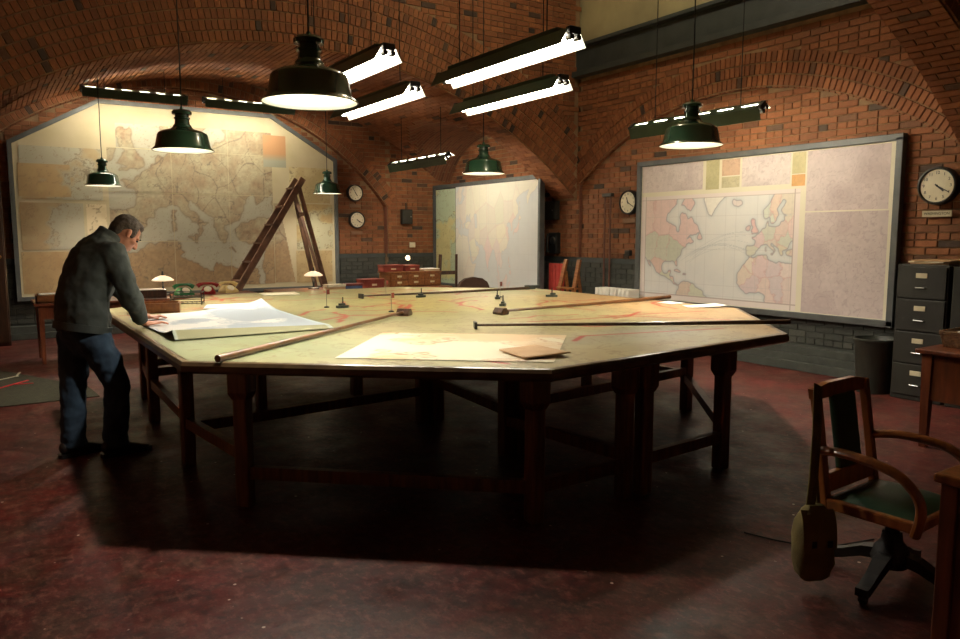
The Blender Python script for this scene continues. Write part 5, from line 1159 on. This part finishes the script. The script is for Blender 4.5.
for k in range(4):
    a = R(90*k+5); d = Vector((math.cos(a), math.sin(a), 0)); lg = MB()
    pr = [(.04, .16, .05), (.12, .145, .05), (.2, .105, .045), (.28, .075, .04), (.31, .07, .035)]
    side = Vector((-d.y, d.x, 0)); vs = []
    for r_, zt, th in pr:
        for sgn, zz in ((-1, zt-th), (1, zt-th), (1, zt), (-1, zt)): vs.append(d*r_+side*(sgn*(.032 if r_ < .2 else .026))+Vector((0, 0, zz)))
    fs = [(i*4+j, i*4+(j+1) % 4, (i+1)*4+(j+1) % 4, (i+1)*4+j) for i in range(4) for j in range(4)]+[(3, 2, 1, 0), (16, 17, 18, 19)]
    o = lg.add(vs, fs).build('base_leg', 'iron_black' if k else 'iron_black', t, fix=True)
    c = d*.285; MB().cyl(c-side*.014+Vector((0, 0, .022)), c+side*.014+Vector((0, 0, .022)), .022, n=12).box(c+Vector((0, 0, .04)), (.02, .02, .03)).build('caster', 'black_metal', o)

# khaki bag hung by its strap on the chair back
t = thing('canvas_bag', 'khaki canvas shoulder bag hanging by its strap from the swivel armchair', 'bag', (2.935, 1.81, -.03), R(-28))
bg = MB(); vs = []; prf = [(.09, .05, .04), (.105, .066, .05), (.17, .078, .06), (.27, .08, .062), (.34, .074, .055), (.39, .056, .04), (.42, .035, .02)]; nseg = 16
for z, rx, ry in prf:
    for j in range(nseg):
        a = 2*math.pi*j/nseg; c_, s_ = math.cos(a), math.sin(a); k = 1+.08*math.sin(3*a+z*22)+.05*math.sin(7*a-z*31)
        vs.append((math.copysign(abs(c_)**.55, c_)*rx*k, math.copysign(abs(s_)**.55, s_)*ry*k, z))
fs = [(i*nseg+j, i*nseg+(j+1) % nseg, (i+1)*nseg+(j+1) % nseg, (i+1)*nseg+j) for i in range(len(prf)-1) for j in range(nseg)]+[tuple(reversed(range(nseg))), tuple(range((len(prf)-1)*nseg, len(prf)*nseg))]
bg.add(vs, fs).build('bag_body', 'canvas_khaki', t, True)
fpv = []
for k, (zz, yy) in enumerate(((.405, -.03), (.375, -.05), (.33, -.064), (.28, -.071), (.24, -.072))):
    for u in np.linspace(-.075, .075, 7): fpv.append((u, yy+.01*(u/.075)**2, zz))
MB().add(fpv, [(j*7+i, j*7+i+1, (j+1)*7+i+1, (j+1)*7+i) for j in range(4) for i in range(6)]).build('flap', 'canvas_khaki', t, True)
MB().tube([(-.02, .0, .4), (0, .02, .52), (.03, .065, .72), (.055, .115, .87), (.066, .135, .915), (.08, .165, .9), (.065, .15, .85), (.035, .09, .66), (.03, .02, .4)], .005, 6, ry=.024, xdir=(0, 1, 0)).build('strap', 'canvas_khaki', t)
for u in (-.035, .035): MB().box((u, -.076, .27), (.022, .006, .03), None, .002).build('buckle', 'black_metal', t)
tag(MB().tube([(3.22, 2.37, .006), (3.24, 2.31, .006), (3.27, 2.22, .006), (3.32, 2.12, .006), (3.42, 2.02, .006), (3.7, 1.95, .006)], .004, 6).build('electric_flex', 'cord_black'), 'thin black cord on the red floor behind the canvas bag', 'cord')

# ------------------------------------------------------------------ the man leaning on the table (local x = forward, y = his left)
person = thing('person', 'man in grey jacket and blue jeans leaning over the map table, head bowed', 'person', (.58, 5.85, 0), R(15))
def fuse(mb, name, m, parent, voxel, smooth_it=6, disp=None):
    o = mb.build(name, m, parent, fix=True)
    r_ = o.modifiers.new('fuse', 'REMESH'); r_.mode = 'VOXEL'; r_.voxel_size = voxel; r_.use_smooth_shade = True
    sm = o.modifiers.new('smooth', 'SMOOTH'); sm.factor = .5; sm.iterations = smooth_it
    if disp:
        tx = bpy.data.textures.new(name+'_folds', 'CLOUDS'); tx.noise_scale = disp[1]; dm = o.modifiers.new('folds', 'DISPLACE'); dm.texture = tx; dm.strength = disp[0]; dm.mid_level = .5; dm.texture_coords = 'LOCAL'
    return o
J = dict(pel=(-.04, 0, .95), waist=(-.03, 0, 1.08), chest=(.06, 0, 1.36), c7=(.135, 0, 1.52), head=(.285, 0, 1.555),
         rs=(.10, -.185, 1.45), ls=(.16, .19, 1.45), re=(.17, -.27, 1.17), le=(.33, .27, 1.15), rw=(.31, -.13, .935), lw=(.50, .30, .945),
         rh=(-.03, -.095, .90), lh=(-.06, .09, .90), rk=(.115, -.13, .50), ra=(.075, -.15, .09), lk=(-.10, .08, .49), la=(-.13, .06, .09))
J = {k: Vector(v) for k, v in J.items()}
HT = Matrix.Rotation(R(42), 3, 'Y')        # head pitched forward/down (x' forward axis tilts down)
hc = J['head']
def H(x, y, z): return hc+HT@Vector((x, y, z))
body = MB()
# trunk and limbs
body.tube([J['pel'], J['waist'], J['chest'], J['c7']-Vector((.035, 0, .12))], [.13, .125, .14, .07], 14, ry=[.16, .15, .175, .10], xdir=(1, 0, 0), dome=True)
body.tube([J['c7']-Vector((.03, 0, .05)), H(-.03, 0, -.07)], [.062, .058], 12, dome=True)
for s_, S, E_, W in ((-1, 'rs', 're', 'rw'), (1, 'ls', 'le', 'lw')): body.tube([J[S], J[S].lerp(J[E_], .5), J[E_], J[E_].lerp(J[W], .4), J[W]], [.055, .05, .042, .04, .028], 10, dome=True)
for hp, k, a in (('rh', 'rk', 'ra'), ('lh', 'lk', 'la')): body.tube([J[hp], J[hp].lerp(J[k], .5), J[k], J[k].lerp(J[a], .35), J[a]], [.085, .075, .055, .055, .036], 10, dome=True)
# head: skull, jaw, brow, nose, cheeks, lips, ears
body.ell(H(-.015, 0, .03), (.098, .078, .095), HT, 20, 14); body.ell(H(.025, 0, -.035), (.07, .06, .085), HT, 18, 12); body.ell(H(.052, 0, -.095), (.036, .036, .028), HT)
body.ell(H(.075, 0, .022), (.022, .052, .016), HT)
body.tube([H(.082, 0, .015), H(.103, 0, -.012), H(.112, 0, -.034)], [.010, .013, .016], 8, dome=True); body.ell(H(.098, -.014, -.036), (.012, .009, .009), HT); body.ell(H(.098, .014, -.036), (.012, .009, .009), HT)
body.ell(H(.086, 0, -.062), (.013, .026, .006), HT); body.ell(H(.084, 0, -.074), (.013, .023, .007), HT)
for s_ in (-1, 1):
    body.ell(H(.05, s_*.045, -.02), (.032, .022, .024), HT); body.ell(H(-.01, s_*.080, -.005), (.017, .008, .034), HT@Matrix.Rotation(R(-12), 3, 'Y')); body.ell(H(-.02, s_*.087, .006), (.012, .006, .022), HT)
# hands: palm, four fingers, thumb, flat on the table
def hand(wrist, side, ang):
    w = Vector(wrist); zt = TZ+.02; d = Vector((math.cos(ang), math.sin(ang), 0)); l = Vector((-d.y, d.x, 0))
    pc = Vector((w.x, w.y, zt+.012))+d*.075
    body.tube([w, w+d*.03+Vector((0, 0, -.02)), pc], [.027, .03, .036], 10, ry=[.024, .022, .016], xdir=l, dome=True)
    body.tube([pc-d*.03, pc+d*.03], [.038, .042], 12, ry=[.016, .013], xdir=l, dome=True)
    for i, (o_, L_) in enumerate(((-.032, .062), (-.011, .076), (.011, .082), (.031, .072))):
        sgn = side; off = l*(-o_*sgn); sp = (d+l*(-o_*sgn)*3.2).normalized(); b0 = pc+d*.035+off
        body.tube([b0, b0+sp*L_*.4+Vector((0, 0, .006)), b0+sp*L_*.75+Vector((0, 0, -.004)), b0+sp*L_+Vector((0, 0, -.012))], [.0095, .009, .0085, .0075], 8, dome=True)
    tb = pc-d*.02+l*(side*.03); td = (d*.75+l*side).normalized()
    body.tube([tb, tb+td*.03, tb+(td*.6+d*.4).normalized()*.06+Vector((0, 0, -.008))], [.013, .011, .009], 8, dome=True)
hand(J['rw'], 1, R(6)); hand(J['lw'], -1, R(-8))
fuse(body, 'body', 'skin', person, .006, 3)
# hair cap
hair = MB()
hair.ell(H(-.028, 0, .05), (.097, .084, .088), HT, 20, 12); hair.ell(H(-.075, 0, .01), (.05, .074, .085), HT, 16, 10); hair.ell(H(.02, 0, .098), (.06, .062, .034), HT, 16, 10)
for s_ in (-1, 1): hair.ell(H(.018, s_*.074, .018), (.022, .01, .04), HT)
fuse(hair, 'hair', 'hair', person, .008, 2, (.012, .02))
for s_ in (-1, 1): MB().ell(H(.083, s_*.03, .006), (.008, .012, .008), HT).build('eye', 'ink', person, True); MB().ell(H(.092, s_*.032, .027), (.007, .02, .005), HT).build('eyebrow', 'hair', person, True)
# jacket: trunk, collar, sleeves, hem
jk = MB()
jk.tube([(-.035, 0, .90), (-.04, 0, 1.0), (-.03, 0, 1.12), (.03, 0, 1.28), (.075, 0, 1.40), (.115, 0, 1.48), (.145, 0, 1.53)], [.165, .172, .165, .168, .155, .118, .085], 20, ry=[.215, .215, .205, .22, .215, .16, .10], xdir=(1, 0, 0))
for S, E_, W in (('rs', 're', 'rw'), ('ls', 'le', 'lw')):
    jk.tube([J[S].lerp(J['chest'], .3), J[S]+Vector((.01, 0, -.02)), J[S].lerp(J[E_], .5), J[E_], J[E_].lerp(J[W], .5), J[W].lerp(J[E_], .1)], [.1, .092, .08, .072, .066, .052], 14, dome=True)
jk.tube([(.10, 0, 1.44), (.14, 0, 1.50), (.17, 0, 1.545), (.185, 0, 1.565)], [.11, .10, .09, .082], 16, ry=[.12, .10, .088, .08], xdir=(1, 0, 0))
j_o = fuse(jk, 'jacket', 'jacket', person, .012, 4, (.03, .09))
MB().tube([(-.05, 0, .885), (-.04, 0, .935)], [.178, .182], 24, ry=[.222, .226], xdir=(1, 0, 0)).build('jacket_hem', 'jacket', j_o, True)
for W, E_ in (('rw', 're'), ('lw', 'le')):
    d = (J[W]-J[E_]).normalized(); MB().tube([J[W]-d*.06, J[W]-d*.005], [.05, .046], 14).build('cuff', 'jacket', j_o, True)
# jeans
jn = MB()
jn.tube([(-.05, 0, .96), (-.045, 0, .86), (-.045, 0, .8)], [.15, .145, .11], 16, ry=[.18, .175, .15], xdir=(1, 0, 0), dome=True)
for hp, k, a in (('rh', 'rk', 'ra'), ('lh', 'lk', 'la')): jn.tube([J[hp]+Vector((0, 0, -.03)), J[hp].lerp(J[k], .5), J[k], J[k].lerp(J[a], .5), J[a]+Vector((0, 0, .06)), J[a]+Vector((.01, 0, -.02))], [.118, .105, .087, .083, .08, .084], 16)
fuse(jn, 'jeans', 'jeans', person, .012, 3, (.025, .07))
for a, ya in (('ra', -.06), ('la', .1)):
    c = J[a]; M = rotz(ya); sh = MB()
    sh.tube([c+M@Vector((-.06, 0, -.02)), c+M@Vector((.0, 0, -.025)), c+M@Vector((.08, 0, -.045)), c+M@Vector((.17, 0, -.06)), c+M@Vector((.205, 0, -.066))], [.042, .048, .046, .044, .034], 14, ry=[.05, .055, .04, .026, .02], xdir=tuple(M@Vector((0, 1, 0))), dome=True)
    o = fuse(sh, 'shoe', 'shoe', person, .009, 2)
    so = MB(); vs = []
    prf = [(-.105, .0), (-.095, .035), (-.03, .043), (.06, .044), (.14, .05), (.2, .045), (.24, .02), (.248, 0)]
    ol = [(x, y) for x, y in prf]+[(x, -y) for x, y in reversed(prf[1:-1])]
    so.prism(ol, .0, .028, lambda u, v, d: tuple(Vector((c.x, c.y, 0))+M@Vector((u, v, d)))).build('sole', 'black_metal', o, fix=True)
